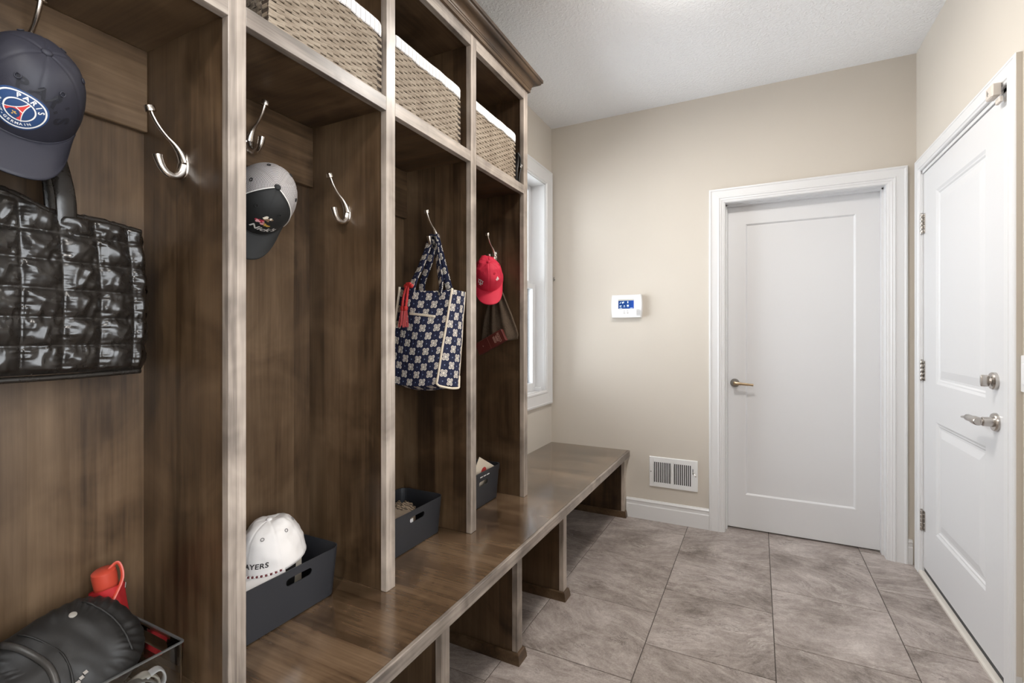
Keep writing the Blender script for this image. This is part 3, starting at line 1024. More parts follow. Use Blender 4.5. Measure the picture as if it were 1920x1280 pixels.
def rrect(hx, hy, r, n=6):
    P = []
    for cx, cy, a0 in ((hx - r, -hy + r, -PI / 2), (hx - r, hy - r, 0), (-hx + r, hy - r, PI / 2), (-hx + r, -hy + r, PI)):
        for q in range(n + 1):
            a = a0 + q / n * PI / 2
            P.append((cx + r * math.cos(a), cy + r * math.sin(a)))
    return P


def make_bin(name, hx, hy, h, r, flare, thick, mat, handle=None, band=None, root=None, side_handle=None):
    """tray with rounded corners, real wall thickness and a hand hole; +x is the front"""
    root = root or empty(name, (0, 0, 0))
    out = rrect(hx, hy, r)
    inn = rrect(hx - thick, hy - thick, max(r - thick, .002))
    n = len(out)
    c = 7    # points per corner

    def K(z):
        return 1 + flare * z / h
    zs = [0.0, .004, h * .5, h - .001, h] if not band else [0.0, .004, h * .5, h - band, h - band + .0005, h - .001, h]

    def ring(P, z, add=0.0):
        k = K(z)
        base = .94 if z == 0 else 1.0
        return [(x * k * base + add * (1 if x > 0 else -1), y * k * base + add * (1 if y > 0 else -1), z) for x, y in P]
    m = MB()
    ro = [ring(out, z, (.0022 if (band and z > h - band + .0002) else 0)) for z in zs]
    ri = [ring(inn, max(z, thick)) for z in zs]
    front = c - 1          # edge index from point c-1 to c lies on the +x face
    right = 2 * c - 1      # +y face
    left = 4 * c - 1       # -y face (wraps)
    holes = {}
    if handle:
        holes[front] = handle
    if side_handle:
        holes[right] = side_handle
        holes[left] = side_handle
    for rows, flip in ((ro, False), (ri, True)):
        for j in range(len(rows) - 1):
            for i in range(n):
                if i in holes:
                    continue
                q = [rows[j][i], rows[j][(i + 1) % n], rows[j + 1][(i + 1) % n], rows[j + 1][i]]
                m.add(q, [(0, 1, 2, 3)])
    for e, (hc, hz_, hw, hh) in holes.items():
        i2 = (e + 1) % n
        lo, li = [], []
        for rows, dst in ((ro, lo), (ri, li)):
            A = [rows[j][e] for j in range(len(rows))]
            B = [rows[j][i2] for j in range(len(rows))]

            def on(s, z, rows=rows):
                # point on the (tilted) face at fraction s along the edge and height z
                for j in range(len(rows) - 1):
                    if rows[j][e][2] <= z <= rows[j + 1][e][2] + 1e-9 and rows[j + 1][e][2] > rows[j][e][2]:
                        t = (z - rows[j][e][2]) / (rows[j + 1][e][2] - rows[j][e][2])
                        a = Vector(rows[j][e]).lerp(Vector(rows[j + 1][e]), t)
                        b = Vector(rows[j][i2]).lerp(Vector(rows[j + 1][i2]), t)
                        return a.lerp(b, s)
            L = (Vector(A[-1]) - Vector(B[-1])).length
            hole = []
            for q in range(24):
                t = 2 * PI * q / 24
                cs, sn = math.cos(t), math.sin(t)
                dx = (hw - hh) * (1 if cs > 0 else -1) + hh * cs if abs(cs) > 1e-6 else 0
                hole.append(on(.5 + (hc + dx) / L, hz_ + hh * sn))
            dst.append(hole)
            # strips left and right of, below and above the hole
            s0, s1 = .5 + (hc - hw - .01) / L, .5 + (hc + hw + .01) / L
            z0, z1 = hz_ - hh - .006, hz_ + hh + .006
            lv = [p[2] for p in A]
            for j in range(len(rows) - 1):
                if lv[j + 1] - lv[j] < 1e-7:
                    continue
                for sa, sb in ((0, s0), (s1, 1)):
                    m.add([on(sa, lv[j]), on(sb, lv[j]), on(sb, lv[j + 1]), on(sa, lv[j + 1])], [(0, 1, 2, 3)])
            zl = sorted({z for z in lv if z < z0} | {z0})
            zu = sorted({z for z in lv if z > z1} | {z1})
            for zz in (zl, zu):
                for za, zb_ in zip(zz, zz[1:]):
                    if zb_ - za > 1e-7:
                        m.add([on(s0, za), on(s1, za), on(s1, zb_), on(s0, zb_)], [(0, 1, 2, 3)])
            m.poly([[on(s0, z0), on(s1, z0), on(s1, z1), on(s0, z1)], hole])
        m.add(lo[0] + li[0], [(q, (q + 1) % 24, 24 + (q + 1) % 24, 24 + q) for q in range(24)])
    m.add(ro[-1] + ri[-1], [(i, (i + 1) % n, n + (i + 1) % n, n + i) for i in range(n)])
    m.add(ro[0], [tuple(range(n))])
    m.add(ri[0], [tuple(range(n))])
    bm = None
    o = m.build('body', mat, root, smooth=.5)
    return root


BINM = plain('charcoal_plastic_bin', (.030, .031, .036), .42, nscale=500, nstr=.06)
ZB = .4455
bin2 = make_bin('storage_bin', .098, .158, .143, .030, .085, .0026, BINM, handle=(.020, .110, .043, .0105))
bin2.location = (-1.236, .906, ZB)
tag(bin2, 'dark charcoal plastic bin with a slot handle, holding the white cap', 'bin', 'charcoal plastic bins')
bin3 = copy_tree(bin2)
bin3.location = (-1.222, 1.428, ZB)
bin3.children[0].data = make_bin('x', .098, .158, .143, .030, .085, .0026, BINM, handle=(.0, .110, .043, .0105)).children[0].data
tag(bin3, 'dark charcoal plastic bin with crumpled brown cloth, under the patterned tote', 'bin', 'charcoal plastic bins')
for o in [o for o in scene.objects if o.name.startswith('storage_bin') is False and o.name == 'x']:
    for ch in list(o.children):
        bpy.data.objects.remove(ch)
    bpy.data.objects.remove(o)
bin4 = make_bin('storage_bin', .100, .155, .160, .030, .085, .0030, BINM, handle=(.0, .108, .040, .0110), band=.024)
bin4.location = (-1.218, 1.900, ZB)
tag(bin4, 'taller charcoal bin with a banded rim, holding a cream card with a red dot', 'bin', 'charcoal plastic bins')

CREAM = plain('cream_card', (.80, .70, .56), .6, var=.05)
REDP = plain('red_print', (.55, .05, .04), .6)
CLOTH = plain('brown_canvas', (.19, .145, .105), .85, nscale=350, nstr=.4, var=.15)
WHT = plain('white_tag_paper', (.85, .84, .82), .6)
# cream card in bin 4
cd = empty('cream_card', (-1.150, 1.905, .478), 'cream card printed with a red dot leaning in the far bin', 'card')
CM = Matrix.Rotation(math.radians(-28), 4, 'X') @ Matrix.Rotation(math.radians(8), 4, 'Y')
MB().box(-.0015, -.105, .024, .0015, .085, .165).xf(CM).build('sheet', CREAM, cd)
dot = MB()
dot.lathe([(.021, .0016), (.021, .0022)], (0, -.028, .118), (1, 0, 0), 28).box(.0016, -.010, .1165, .0022, .012, .1185)
dot.xf(CM).build('red_dot', REDP, cd)
for k in range(3):
    MB().box(0, -.011, 0, .0006, .011, .0042).xf(Matrix.Translation((-1.218 + .1105, 1.886 + k * .030 - .012, ZB + .1385)) @ Matrix.Rotation(.05, 4, 'Y')).build('rim_mark', WHT, bin4, org=bin4.location)

# cloth in bin 3


def lump(cx, cy, cz, rx, ry, rz, amp, sc, seed, pw=.8, fold=0.0):
    def fn(u, v):
        a, b = 2 * PI * u, PI * (v - .5) * .965
        d = Vector((math.cos(b) * math.cos(a), math.cos(b) * math.sin(a), math.sin(b)))
        s = Vector([math.copysign(abs(c) ** pw, c) for c in d])
        w = noise.fractal(d * sc + Vector((seed, 0, 0)), 1.0, 2.0, 4) * amp
        if fold:
            w += fold * (abs(noise.noise(d * sc * 1.5 + Vector((0, seed, 0)))) ** .5 - .5)
        return (cx + s.x * (rx + w), cy + s.y * (ry + w), cz + s.z * (rz + w))
    return fn


cl = empty('canvas_cloth', (-1.222, 1.392, ZB + .008), 'crumpled brown canvas cloth inside the middle charcoal bin', 'cloth')
_m = MB().grid(lump(0, 0, .058, .066, .115, .056, .010, 2.2, 3.3, .75, .012), 56, 28, cu=True)
_m.f += [tuple(range(56))[::-1], tuple(range(28 * 56, 29 * 56))]
_m.build('fold', CLOTH, cl, smooth=3)
STR = NT('striped_brown_lining')
_s = STR.sep(STR.coord(rnd=False))
STR.set(STR.ramp(STR.math('FRACT', STR.math('MULTIPLY', STR.math('ADD', _s[1], _s[2]), 75)), [(0, (.07, .05, .035)), (.45, (.07, .05, .035)), (.55, (.36, .27, .18)), (1, (.20, .15, .10))]), .8)
MB().grid(lump(-.01, .086, .080, .045, .050, .038, .010, 3.5, 9.1, .8, .016), 40, 20, cu=True).build('striped_lining', STR.m, cl, smooth=3)
MB().add([(-.040, -.075, .115), (-.02, -.045, .112), (-.035, -.052, .150), (-.040, -.06, .148)], [(0, 1, 2, 3)]).build('corner_point', CLOTH, cl)
wt = empty('white_tag', (-1.128, 1.400, ZB + .093), 'small white tag showing through the slot of the middle bin', 'tag')
MB().box(-.001, -.014, -.016, .001, .016, .016).build('slip', WHT, wt, bevel=.0004)

# things with the white cap in bin 2
kb = empty('black_case', (-1.232, .930, ZB + .006), 'thin black case standing behind the white cap', 'case')
MB().box(-.004, -.075, 0, .004, .055, .142).xf(Matrix.Rotation(math.radians(-6), 4, 'X')).build('shell', plain('black_rubber', (.02, .018, .016), .55), kb, bevel=.003)
kc = empty('tan_envelope', (-1.250, .955, ZB + .006), 'tan paper envelope standing at the back of the white cap bin', 'envelope')
MB().box(-.002, -.062, 0, .002, .070, .128).xf(Matrix.Rotation(math.radians(-4), 4, 'Z')).build('paper', CREAM, kc)

# clear bin in the nearest cubby
ACR = NT('clear_acrylic')
tr = ACR.n('ShaderNodeBsdfTransparent'); gl = ACR.n('ShaderNodeBsdfGlossy'); mx = ACR.n('ShaderNodeMixShader'); fr = ACR.n('ShaderNodeFresnel')
tr.inputs[0].default_value = (.90, .90, .89, 1)
gl.inputs['Roughness'].default_value = .04
fr.inputs[0].default_value = 1.49
ACR.t.links.new(fr.outputs[0], mx.inputs[0]); ACR.t.links.new(tr.outputs[0], mx.inputs[1]); ACR.t.links.new(gl.outputs[0], mx.inputs[2])
ACR.t.links.new(mx.outputs[0], ACR.out.inputs[0])
ACR = ACR.m
bin1 = make_bin('clear_bin', .112, .170, .118, .007, .015, .0032, ACR, side_handle=(.0, .086, .055, .014))
bin1.location = (-1.222, .440, ZB)
tag(bin1, 'clear acrylic bin holding the black pouch and red umbrella', 'bin')
FROST = plain('acrylic_polished_rim', (.10, .10, .10), .12, spec=.9)
rm = MB()
for a in range(4):
    pass
o1, i1 = rrect(.112 * 1.015 + .0006, .170 * 1.015 + .0006, .007), rrect(.112 * 1.015 - .0038, .170 * 1.015 - .0038, .004)
n = len(o1)
rm.add([(x, y, .1182) for x, y in o1] + [(x, y, .1182) for x, y in i1] + [(x, y, .1150) for x, y in o1] + [(x, y, .1150) for x, y in i1],
       [(i, (i + 1) % n, n + (i + 1) % n, n + i) for i in range(n)] + [(2 * n + i, 2 * n + (i + 1) % n, (i + 1) % n, i) for i in range(n)] +
       [(n + i, n + (i + 1) % n, 3 * n + (i + 1) % n, 3 * n + i) for i in range(n)])
rm.build('rim', FROST, bin1)

# black nylon pouch
NYL = plain('black_nylon', (.0085, .0072, .0062), .60, nscale=700, nstr=.12, spec=.55)
PO = (-1.195, .430, ZB + .140)
po = empty('nylon_pouch', PO, 'puffy black nylon waist pouch lying in the clear bin', 'pouch')
PM = Matrix.Rotation(math.radians(-12), 4, 'Z') @ Matrix.Rotation(math.radians(-44), 4, 'Y') @ Matrix.Rotation(math.radians(24), 4, 'X')


def pouch(u, v):
    a, b = 2 * PI * u, PI * (v - .5) * .975
    ca, sa = math.cos(a), math.sin(a)
    cb = math.cos(b)
    # a flat rounded pad: x short axis (facing up/front after the turn)
    y = .132 * math.copysign(abs(sa) ** .72, sa) * cb ** .62
    z = .105 * math.copysign(abs(ca) ** .72, ca) * cb ** .62
    x = .046 * math.copysign(abs(math.sin(b)) ** .9, b)
    e = math.sqrt((y / .132) ** 2 + (z / .105) ** 2)
    p = Vector((x, y, z))
    x += (.010 * noise.noise(p * 14) + .006 * noise.noise(Vector((x * 5, y * 45, z * 18)))) * min(1, 1.35 - e * .6)
    # puckered edge
    x += .0045 * math.sin(a * 34 + 2 * noise.noise(p * 20)) * max(0, e - .66) * 2.2
    if y < -.055:
        x -= .004 * math.exp(-((y + .058) / .006) ** 2)
    return (x, y, z)


_m = MB().grid(pouch, 150, 50, cu=True).xf(PM)
_m.f += [tuple(range(150))[::-1], tuple(range(50 * 150, 51 * 150))]
_m.build('body', NYL, po, smooth=3)


def pouch_at(y, z, up=.002):
    Y, Z = abs(y) / .132, abs(z) / .105
    k_ = max(1e-4, (Y ** (2 / .72) + Z ** (2 / .72)) ** .36)
    sa = math.copysign((Y / k_) ** (1 / .72), y)
    ca = math.copysign((Z / k_) ** (1 / .72), z)
    b_ = math.acos(min(1, k_ ** (1 / .62)))
    p = pouch((math.atan2(sa, ca) / (2 * PI)) % 1.0, b_ / (PI * .975) + .5)
    return (p[0] + up, y, z)


zp = [pouch_at(-.038 + .022 * math.sin(q / 20 * PI) - .004 * q / 20, .092 - q / 20 * .160, .0035) for q in range(21)]
MB().tube(zp, .0062, 8).xf(PM).build('zipper', plain('zipper_tape', (.045, .041, .037), .4), po, smooth=3)
MB().tube([(x - .001, y + .012, z) for x, y, z in [pouch_at(p[1] + .012, p[2], .001) for p in zp]], .0020, 6).xf(PM).build('seam_piping', NYL, po, smooth=3)
MB().tube([pouch_at(-.098 + .010 * math.sin(q / 16 * PI), .062 - q / 16 * .125, .001) for q in range(17)], .0022, 6).xf(PM).build('seam_piping', NYL, po, smooth=3)
MB().tube([pouch_at(.082 + .012 * math.sin(q / 16 * PI), .074 - q / 16 * .145, .001) for q in range(17)], .0024, 6).xf(PM).build('seam_piping', NYL, po, smooth=3)
ch = MB()
for q in range(9):
    p = pouch_at(-.050 + q * .0075, -.072 + q * .0028, .004)
    ch.box(p[0] - .003, p[1] - .0032, p[2] - .003, p[0] + .002, p[1] + .0032, p[2] + .003)
ch.xf(PM).build('zip_pull', NICKEL, po)
MB().lathe([(.0065, 0), (.0065, .0015), (.0045, .002)], pouch_at(.055, .060, -.0005), (1, .15, .30), 18).xf(PM).build('logo_disc', plain('silver_print', (.62, .58, .52), .35, .6), po, smooth=.8)

# red umbrella standing behind it
UM = plain('red_umbrella_cloth', (.42, .020, .022), .5, nscale=300, nstr=.1)
UH = plain('red_umbrella_handle', (.46, .055, .030), .35)
um = empty('folded_umbrella', (-1.283, .578, ZB + .022), 'folded red compact umbrella standing in the clear bin', 'umbrella')
ua = Vector((.03, -.17, .985)).normalized()


def umb(u, v):
    a = 2 * PI * u
    h = v * .205
    r = lerp(.018, .031, min(1, v * 1.5)) * (1 + .08 * math.sin(3 * a + v * 5) + .03 * math.sin(7 * a))
    side = ua.orthogonal().normalized()
    s2 = ua.cross(side)
    hh = h + (.012 * math.cos(a + 1.2) if v > .9 else 0)
    return ua * hh + side * math.cos(a) * r + s2 * math.sin(a) * r


MB().grid(umb, 40, 16, cu=True).build('canopy', UM, um, smooth=3)
MB().lathe([(.021, .17), (.0215, .20), (.0225, .236), (.0215, .245), (.018, .248), (.001, .2485)], (0, 0, 0), ua, 28).build('handle', UH, um, smooth=.7)
tp = ua * .246
MB().tube(bez([tp + Vector((.004, .004, -.004)), tp + Vector((.012, .022, .012)), tp + Vector((.026, .024, -.02)), tp + Vector((.036, .000, -.06)), tp + Vector((.036, -.022, -.10))], 6), .004, 8,
          flat=((1, 0, 0), .6)).build('wrist_strap', UH, um, smooth=.8)
MB().lathe([(.0022, 0), (.0022, .010), (.0005, .012)], ua * .196 + Vector((.014, .027, 0)), (0, .1, 1), 8).build('rib_tip', NICKEL, um)

# pale folded straps seen through the front of the clear bin
gs = empty('grey_straps', (-1.135, .520, ZB + .006), 'pale grey folded straps seen through the clear bin front', 'straps')
for q, (c0, w_, mat_) in enumerate(((0, .013, plain('pale_webbing', (.50, .47, .42), .7)), (.022, .011, plain('white_webbing', (.70, .70, .72), .6)), (-.018, .010, plain('grey_webbing', (.16, .155, .15), .7)))):
    pts = bez([(0.004 * q, -.06 + c0, .004), (.004 * q, -.02 + c0, .050), (.004 * q + .004, .025 + c0, .072), (.004 * q + .006, .050 + c0 * .5, .045), (.004 * q, .02 + c0, .015), (.004 * q, .06, .004)], 6)
    MB().tube(pts, w_, 10, flat=((0, 1, .3), .22)).build('loop', mat_, gs, smooth=3)
rp = empty('maroon_wallet', (-1.262, .300, ZB + .008), 'maroon leather wallet at the near end of the clear bin', 'wallet')
MB().box(-.045, -.012, 0, .045, .012, .105).build('cover', plain('maroon_leather', (.16, .025, .015), .35), rp, bevel=.005)

# ------------------------------------------------------------------ caps


class CapShape:
    def __init__(self, a=.083, b=.098, h=.120, floppy=0.0, seed=0.0, p=.80, lean=.0):
        self.a, self.b, self.h, self.fl, self.seed, self.p, self.lean = a, b, h, floppy, seed, p, lean

    def crown(self, az, ph):
        """az 0 = front (+y), positive towards +x; ph 0 rim .. pi/2 top"""
        c = max(0.0, math.cos(ph)) ** self.p
        x, y, z = self.a * math.sin(az) * c, self.b * math.cos(az) * c, self.h * math.sin(ph) ** .98
        if self.fl:
            d = Vector((x, y, z))
            w = noise.fractal(d * 16 + Vector((self.seed, 0, 0)), 1, 2, 3) * self.fl
            back = .35 + .65 * (1 - max(0, math.cos(az)))
            w2 = -self.fl * 1.5 * max(0, noise.noise(d * 22 + Vector((0, self.seed, 3)))) * back
            n = d.normalized()
            k = math.sin(ph) ** .5 if ph > 0 else 0
            d += n * (w * back + w2) * k
            x, y, z = d
        y += self.lean * z
        # seams
        return Vector((x, y, z))

    def nrm(self, az, ph):
        e = .01
        du = self.crown(az + e, ph) - self.crown(az - e, ph)
        dv = self.crown(az, min(ph + e, PI / 2 - .001)) - self.crown(az, max(ph - e, 0))
        n = dv.cross(du).normalized()
        if n.dot(Vector((math.sin(az), math.cos(az), .4))) < 0:
            n = -n
        return n

    def dec(self, s, t, az0, ph0, off=.0009):
        """2D decal coordinate (metres; s to the viewer's right, t up) on the crown"""
        ph = ph0 + t / (self.h * 1.10)
        c = max(.2, math.cos(ph) ** self.p)
        az = az0 - s / (self.b * .93 * c)
        return self.crown(az, ph) + self.nrm(az, ph) * off


def seam(az, naz=6):
    d = (az / (2 * PI / naz)) % 1.0
    d = min(d, 1 - d) * (2 * PI / naz)
    return d


def make_cap(name, R, loc, S, mats, bill_len=.070, bill_drop=.010, camber=.020, naz=6, front_panel=None, opening=True, button=True, eyelets=True,
             eyemat=None, bill_w=66, strap_mat=None):
    """mats: crown, bill, (front panel material optional)"""
    r = empty(name, loc, M=R)
    crown, bill = mats[0], mats[1]
    NA, NP = 132, 26
    m = MB()
    idx = {}
    for j in range(NP + 1):
        for i in range(NA):
            az = 2 * PI * i / NA
            ph = (j / NP) * (PI / 2 - .02)
            p = S.crown(az, ph)
            g = math.exp(-(seam(az, naz) * max(.15, math.cos(ph)) * .09 / .0022) ** 2)
            p = p - S.nrm(az, ph) * .0011 * g
            m.v.append(tuple(p))
    for j in range(NP):
        for i in range(NA):
            az = 2 * PI * (i + .5) / NA
            ph = (j + .5) / NP * (PI / 2 - .02)
            if opening and abs(((az - PI) + PI) % (2 * PI) - PI) < .42 * math.sqrt(max(0, 1 - (ph / .50) ** 2)) and ph < .50:
                continue
            mi = 0
            if front_panel and (az < front_panel or az > 2 * PI - front_panel):
                mi = 1
            if mi:
                m.mi[len(m.f)] = 1
            m.f.append((j * NA + i, j * NA + (i + 1) % NA, (j + 1) * NA + (i + 1) % NA, (j + 1) * NA + i))
    top = len(m.v)
    m.v.append(tuple(S.crown(0, PI / 2)))
    for i in range(NA):
        m.f.append((NP * NA + i, NP * NA + (i + 1) % NA, top))
    co = m.build('crown', [crown] + ([mats[2]] if front_panel else []), r, smooth=3, normals=False)
    md = co.modifiers.new('thickness', 'SOLIDIFY')
    md.thickness, md.offset = .0016, 1.0
    # bill
    B = math.radians(bill_w)

    def bf(u, v):
        az = (u * 2 - 1) * B
        p = S.crown(az, .03)
        L = bill_len * (1 - abs(u * 2 - 1) ** 3.0) ** .8 if abs(u * 2 - 1) < 1 else 0
        q = p + Vector((p.x * .06 * v * (1 - abs(u * 2 - 1) ** 2), L * v, -bill_drop * v * (L / bill_len)))
        q.z -= camber * ((q.x / .083) ** 2) * min(1, v * 1.2 + .0) - .0
        return q
    bo = MB().grid(bf, 44, 12).build('bill', bill, r, smooth=3)
    md = bo.modifiers.new('thickness', 'SOLIDIFY')
    md.thickness, md.offset = .0032, 0
    # welt where bill meets crown
    MB().tube([bf(q / 30, 0) + Vector((0, .001, .001)) for q in range(31)], .0016, 6).build('bill_welt', bill, r, smooth=3)
    if button:
        t = S.crown(0, PI / 2)
        MB().lathe([(.0075, -.002), (.0080, .0005), (.0065, .003), (.003, .0043), (.0001, .0046)], t, (0, 0, 1), 18).build('button', bill if front_panel else crown, r, smooth=3)
    if eyelets:
        for az in (PI / 6, -PI / 6, PI / 2, -PI / 2, 5 * PI / 6, -5 * PI / 6):
            c, n_ = S.crown(az, .92), S.nrm(az, .92)
            a_ = n_.orthogonal().normalized()
            b_ = n_.cross(a_)
            MB().tube([c + n_ * .0016 + (a_ * math.cos(2 * PI * q / 14) + b_ * math.sin(2 * PI * q / 14)) * .0042 for q in range(15)], .0011, 6).build('eyelet', eyemat or bill, r, smooth=3)
    if opening:
        st = MB().grid(lambda u, v: S.crown(PI + (u - .5) * 1.05, .02 + v * .10) + Vector((0, -.001, 0)), 20, 3).build('strap', strap_mat or bill, r, smooth=3)
        md = st.modifiers.new('thickness', 'SOLIDIFY')
        md.thickness = .002
    return r


def decal(S, r, name, mat, v2, fs, az0, ph0, off=.0009, rot=0.0, label=None):
    ca, sa = math.cos(rot), math.sin(rot)
    m = MB().add([S.dec(x * ca - y * sa, x * sa + y * ca, az0, ph0, off) for x, y in v2], fs)
    return m.build(name, mat, r, normals=False, label=label)


def disc2(r0, r1, n=40, rings=4):
    vs, fs = [], []
    for j in range(rings + 1):
        rr = lerp(r0, r1, j / rings)
        for i in range(n):
            vs.append((rr * math.cos(2 * PI * i / n), rr * math.sin(2 * PI * i / n)))
    for j in range(rings):
        for i in range(n):
            fs.append((j * n + i, j * n + (i + 1) % n, (j + 1) * n + (i + 1) % n, (j + 1) * n + i))
    return vs, fs


def arc_text(s, size, rad, a0, step, inward=False, bold=.0):
    """letters along a circle, starting at angle a0 (deg, clockwise positive step)"""
    V, F = [], []
    for i, ch in enumerate(s):
        if ch == ' ':
            continue
        vs, fs = text2d(ch, size, bold=bold)
        a = math.radians(a0 - i * step) if not inward else math.radians(a0 + i * step)
        rot = a - PI / 2 if not inward else a + PI / 2
        ca, sa = math.cos(rot), math.sin(rot)
        n = len(V)
        V += [(x * ca - y * sa + rad * math.cos(a), x * sa + y * ca + rad * math.sin(a)) for x, y in vs]
        F += [tuple(q + n for q in f) for f in fs]
    return V, F


def axes(f, u, p):
    f = Vector(f).normalized()
    u = Vector(u)
    u = (u - f * u.dot(f)).normalized()
    x = f.cross(u)
    return Matrix((x, f, u)).transposed()


NAVY = plain('navy_twill', (.0175, .017, .026), .62, nscale=600, nstr=.15)
EMB_W = plain('white_embroidery', (.78, .76, .72), .6, nscale=900, nstr=.2)
EMB_B = plain('royal_blue_patch', (.020, .055, .15), .6, nscale=900, nstr=.2)
EMB_R = plain('red_patch', (.62, .05, .045), .6)
EMB_G = plain('gold_thread', (.60, .38, .10), .5)
TONAL = plain('tonal_print', (.006, .006, .010), .7)

# --- navy cap on the nearest back hook
S1 = CapShape(.081, .097, .124, .002, 1.0, .74)
cap1 = make_cap('baseball_cap', axes((.462, -.175, -.870), (.872, -.02, .490), 0), (-1.205, .383, 1.655), S1, (NAVY, NAVY), .080, .012, .022)
tag(cap1, 'navy cap with a round blue, white and red club badge, on the nearest back hook', 'cap')
Q = (.20, .46)
decal(S1, cap1, 'badge', EMB_B, *disc2(.0002, .041, 48, 6), *Q, .0010, label='round royal blue club badge')
decal(S1, cap1, 'badge_ring', EMB_W, *disc2(.0352, .0378, 48, 1), *Q, .0015)
decal(S1, cap1, 'badge_ring', EMB_W, *disc2(.0205, .0228, 48, 1), *Q, .0015)
decal(S1, cap1, 'badge_lettering', EMB_W, *arc_text('PARIS', .0125, .0288, 133, 21.5, bold=.00035), *Q, .0016, rot=-.45)
decal(S1, cap1, 'badge_lettering', EMB_W, *arc_text('SAINT-GERMAIN', .0072, .0290, 203, 11.2, True, bold=.0002), *Q, .0016, rot=-.45)
# tower shape: concave triangle with an arch, and a small gold flower below it
tw_v, tw_f = [], []
for j in range(13):
    t = j / 12
    z = lerp(.0200, -.0165, t)
    w_ = .0012 + .0150 * t ** 2.0
    inner = 0 if t < .62 else math.sqrt(max(0, .0088 ** 2 - (max(0, .0088 - (t - .62) / .38 * .0140)) ** 2))
    tw_v += [(-w_, z), (-inner, z), (inner, z), (w_, z)]
for j in range(12):
    for q in (0, 2):
        tw_f.append((j * 4 + q, j * 4 + q + 1, (j + 1) * 4 + q + 1, (j + 1) * 4 + q))
decal(S1, cap1, 'badge_tower', EMB_R, tw_v, tw_f, *Q, .0015, rot=-.45)
bar = [(-.0062, -.0010), (.0062, -.0010), (.0062, .0006), (-.0062, .0006)]
decal(S1, cap1, 'badge_tower_bar', EMB_W, bar, [(0, 1, 2, 3)], *Q, .0018, rot=-.45)
for sx in (-1, 1):
    ed = []
    for j in range(13):
        t = j / 12
        z = lerp(.0200, -.0165, t)
        w_ = .0012 + .0150 * t ** 2.0
        ed += [(sx * w_, z), (sx * (w_ + .0015), z)]
    decal(S1, cap1, 'badge_tower_edge', EMB_W, ed, [(2 * j, 2 * j + 1, 2 * j + 3, 2 * j + 2) for j in range(12)], *Q, .0016, rot=-.45)
fv, ff = [], []
for q in range(3):
    a = PI / 2 + (q - 1) * 1.0
    n = len(fv)
    cx, cy = .0026 * math.cos(a), -.0115 + .0026 * math.sin(a)
    fv += [(cx + .0012 * math.cos(k) * (1.6 if abs(math.cos(k - a)) > .7 else .8), cy + .0012 * math.sin(k) * (1.6 if abs(math.cos(k - a)) > .7 else .8)) for k in [2 * PI * w_ / 8 for w_ in range(8)]]
    ff.append(tuple(range(n, n + 8)))
n = len(fv)
fv += [(-.0012, -.0155), (.0012, -.0155), (.0006, -.0125), (-.0006, -.0125)]
ff.append((n, n + 1, n + 2, n + 3))
decal(S1, cap1, 'badge_flower', EMB_G, fv, ff, *Q, .0017, rot=-.45)
# tone-on-tone lettering above the badge
vs, fs = arc_text('PARIS', .036, .062, 127, 24, bold=.0012)
decal(S1, cap1, 'tonal_lettering', TONAL, [(x, y) for x, y in vs], fs, Q[0], Q[1] - .05, .0009, rot=-.45)
for q in range(6):
    az = PI + (q - 2.5) * .16
    c, n_ = S1.crown(az, .06), S1.nrm(az, .06)
    MB().lathe([(.0022, 0), (.0018, .0012)], c + n_ * .0030, n_, 8).build('snap_stud', WHT, cap1)

# --- grey mesh cap with black front
MESH = NT('grey_mesh')
_s = MESH.sep(MESH.coord(rnd=False))
_rho = MESH.math('SQRT', MESH.math('ADD', MESH.math('POWER', MESH.math('DIVIDE', _s[0], .083), 2.0), MESH.math('POWER', MESH.math('DIVIDE', _s[1], .097), 2.0)))
_w = MESH.math('SINE', MESH.math('MULTIPLY', MESH.math('ARCTAN2', MESH.math('DIVIDE', _s[2], .132), _rho), 175.0))
_w2 = MESH.math('SINE', MESH.math('MULTIPLY', MESH.math('ADD', _s[0], _s[1]), 1500))
MESH.set(MESH.mix(MESH.ramp(MESH.math('ADD', MESH.math('MULTIPLY', _w, .5), MESH.math('MULTIPLY', _w2, .12)), [(-.0, 1.0), (.42, 0.0)]), (.58, .54, .52), (.13, .115, .11)), .7)
MESH.bump(_w, .25, .001)
BLKC = plain('black_cap_cotton', (.010, .010, .0095), .75, nscale=500, nstr=.2)
S2 = CapShape(.079, .096, .128, .0015, 4.0, .72)
cap2 = make_cap('baseball_cap', axes((-.02, -.28, -.96), (.93, -.30, .08), 0), (-1.205, .861, 1.590), S2, (MESH.m, BLKC, BLKC), .072, .008, .020, front_panel=math.radians(62), strap_mat=BLKC)
tag(cap2, 'black-fronted cap with grey mesh back and white script on the second back hook', 'cap')
for sg in (-1, 1):
    MB().tube([S2.crown(sg * math.radians(62), .03 + q / 24 * 1.5) + S2.nrm(sg * math.radians(62), .03 + q / 24 * 1.5) * .0018 for q in range(25)], .0013, 6).build('piping', plain('white_piping', (.75, .72, .68), .6), cap2, smooth=3)
vs, fs = text2d("Nick's", .029, shear=.25, bold=.0007)
decal(S2, cap2, 'lettering', EMB_W, vs, fs, -.16, .37, .0022, rot=-.10)
pat = random.Random(5)
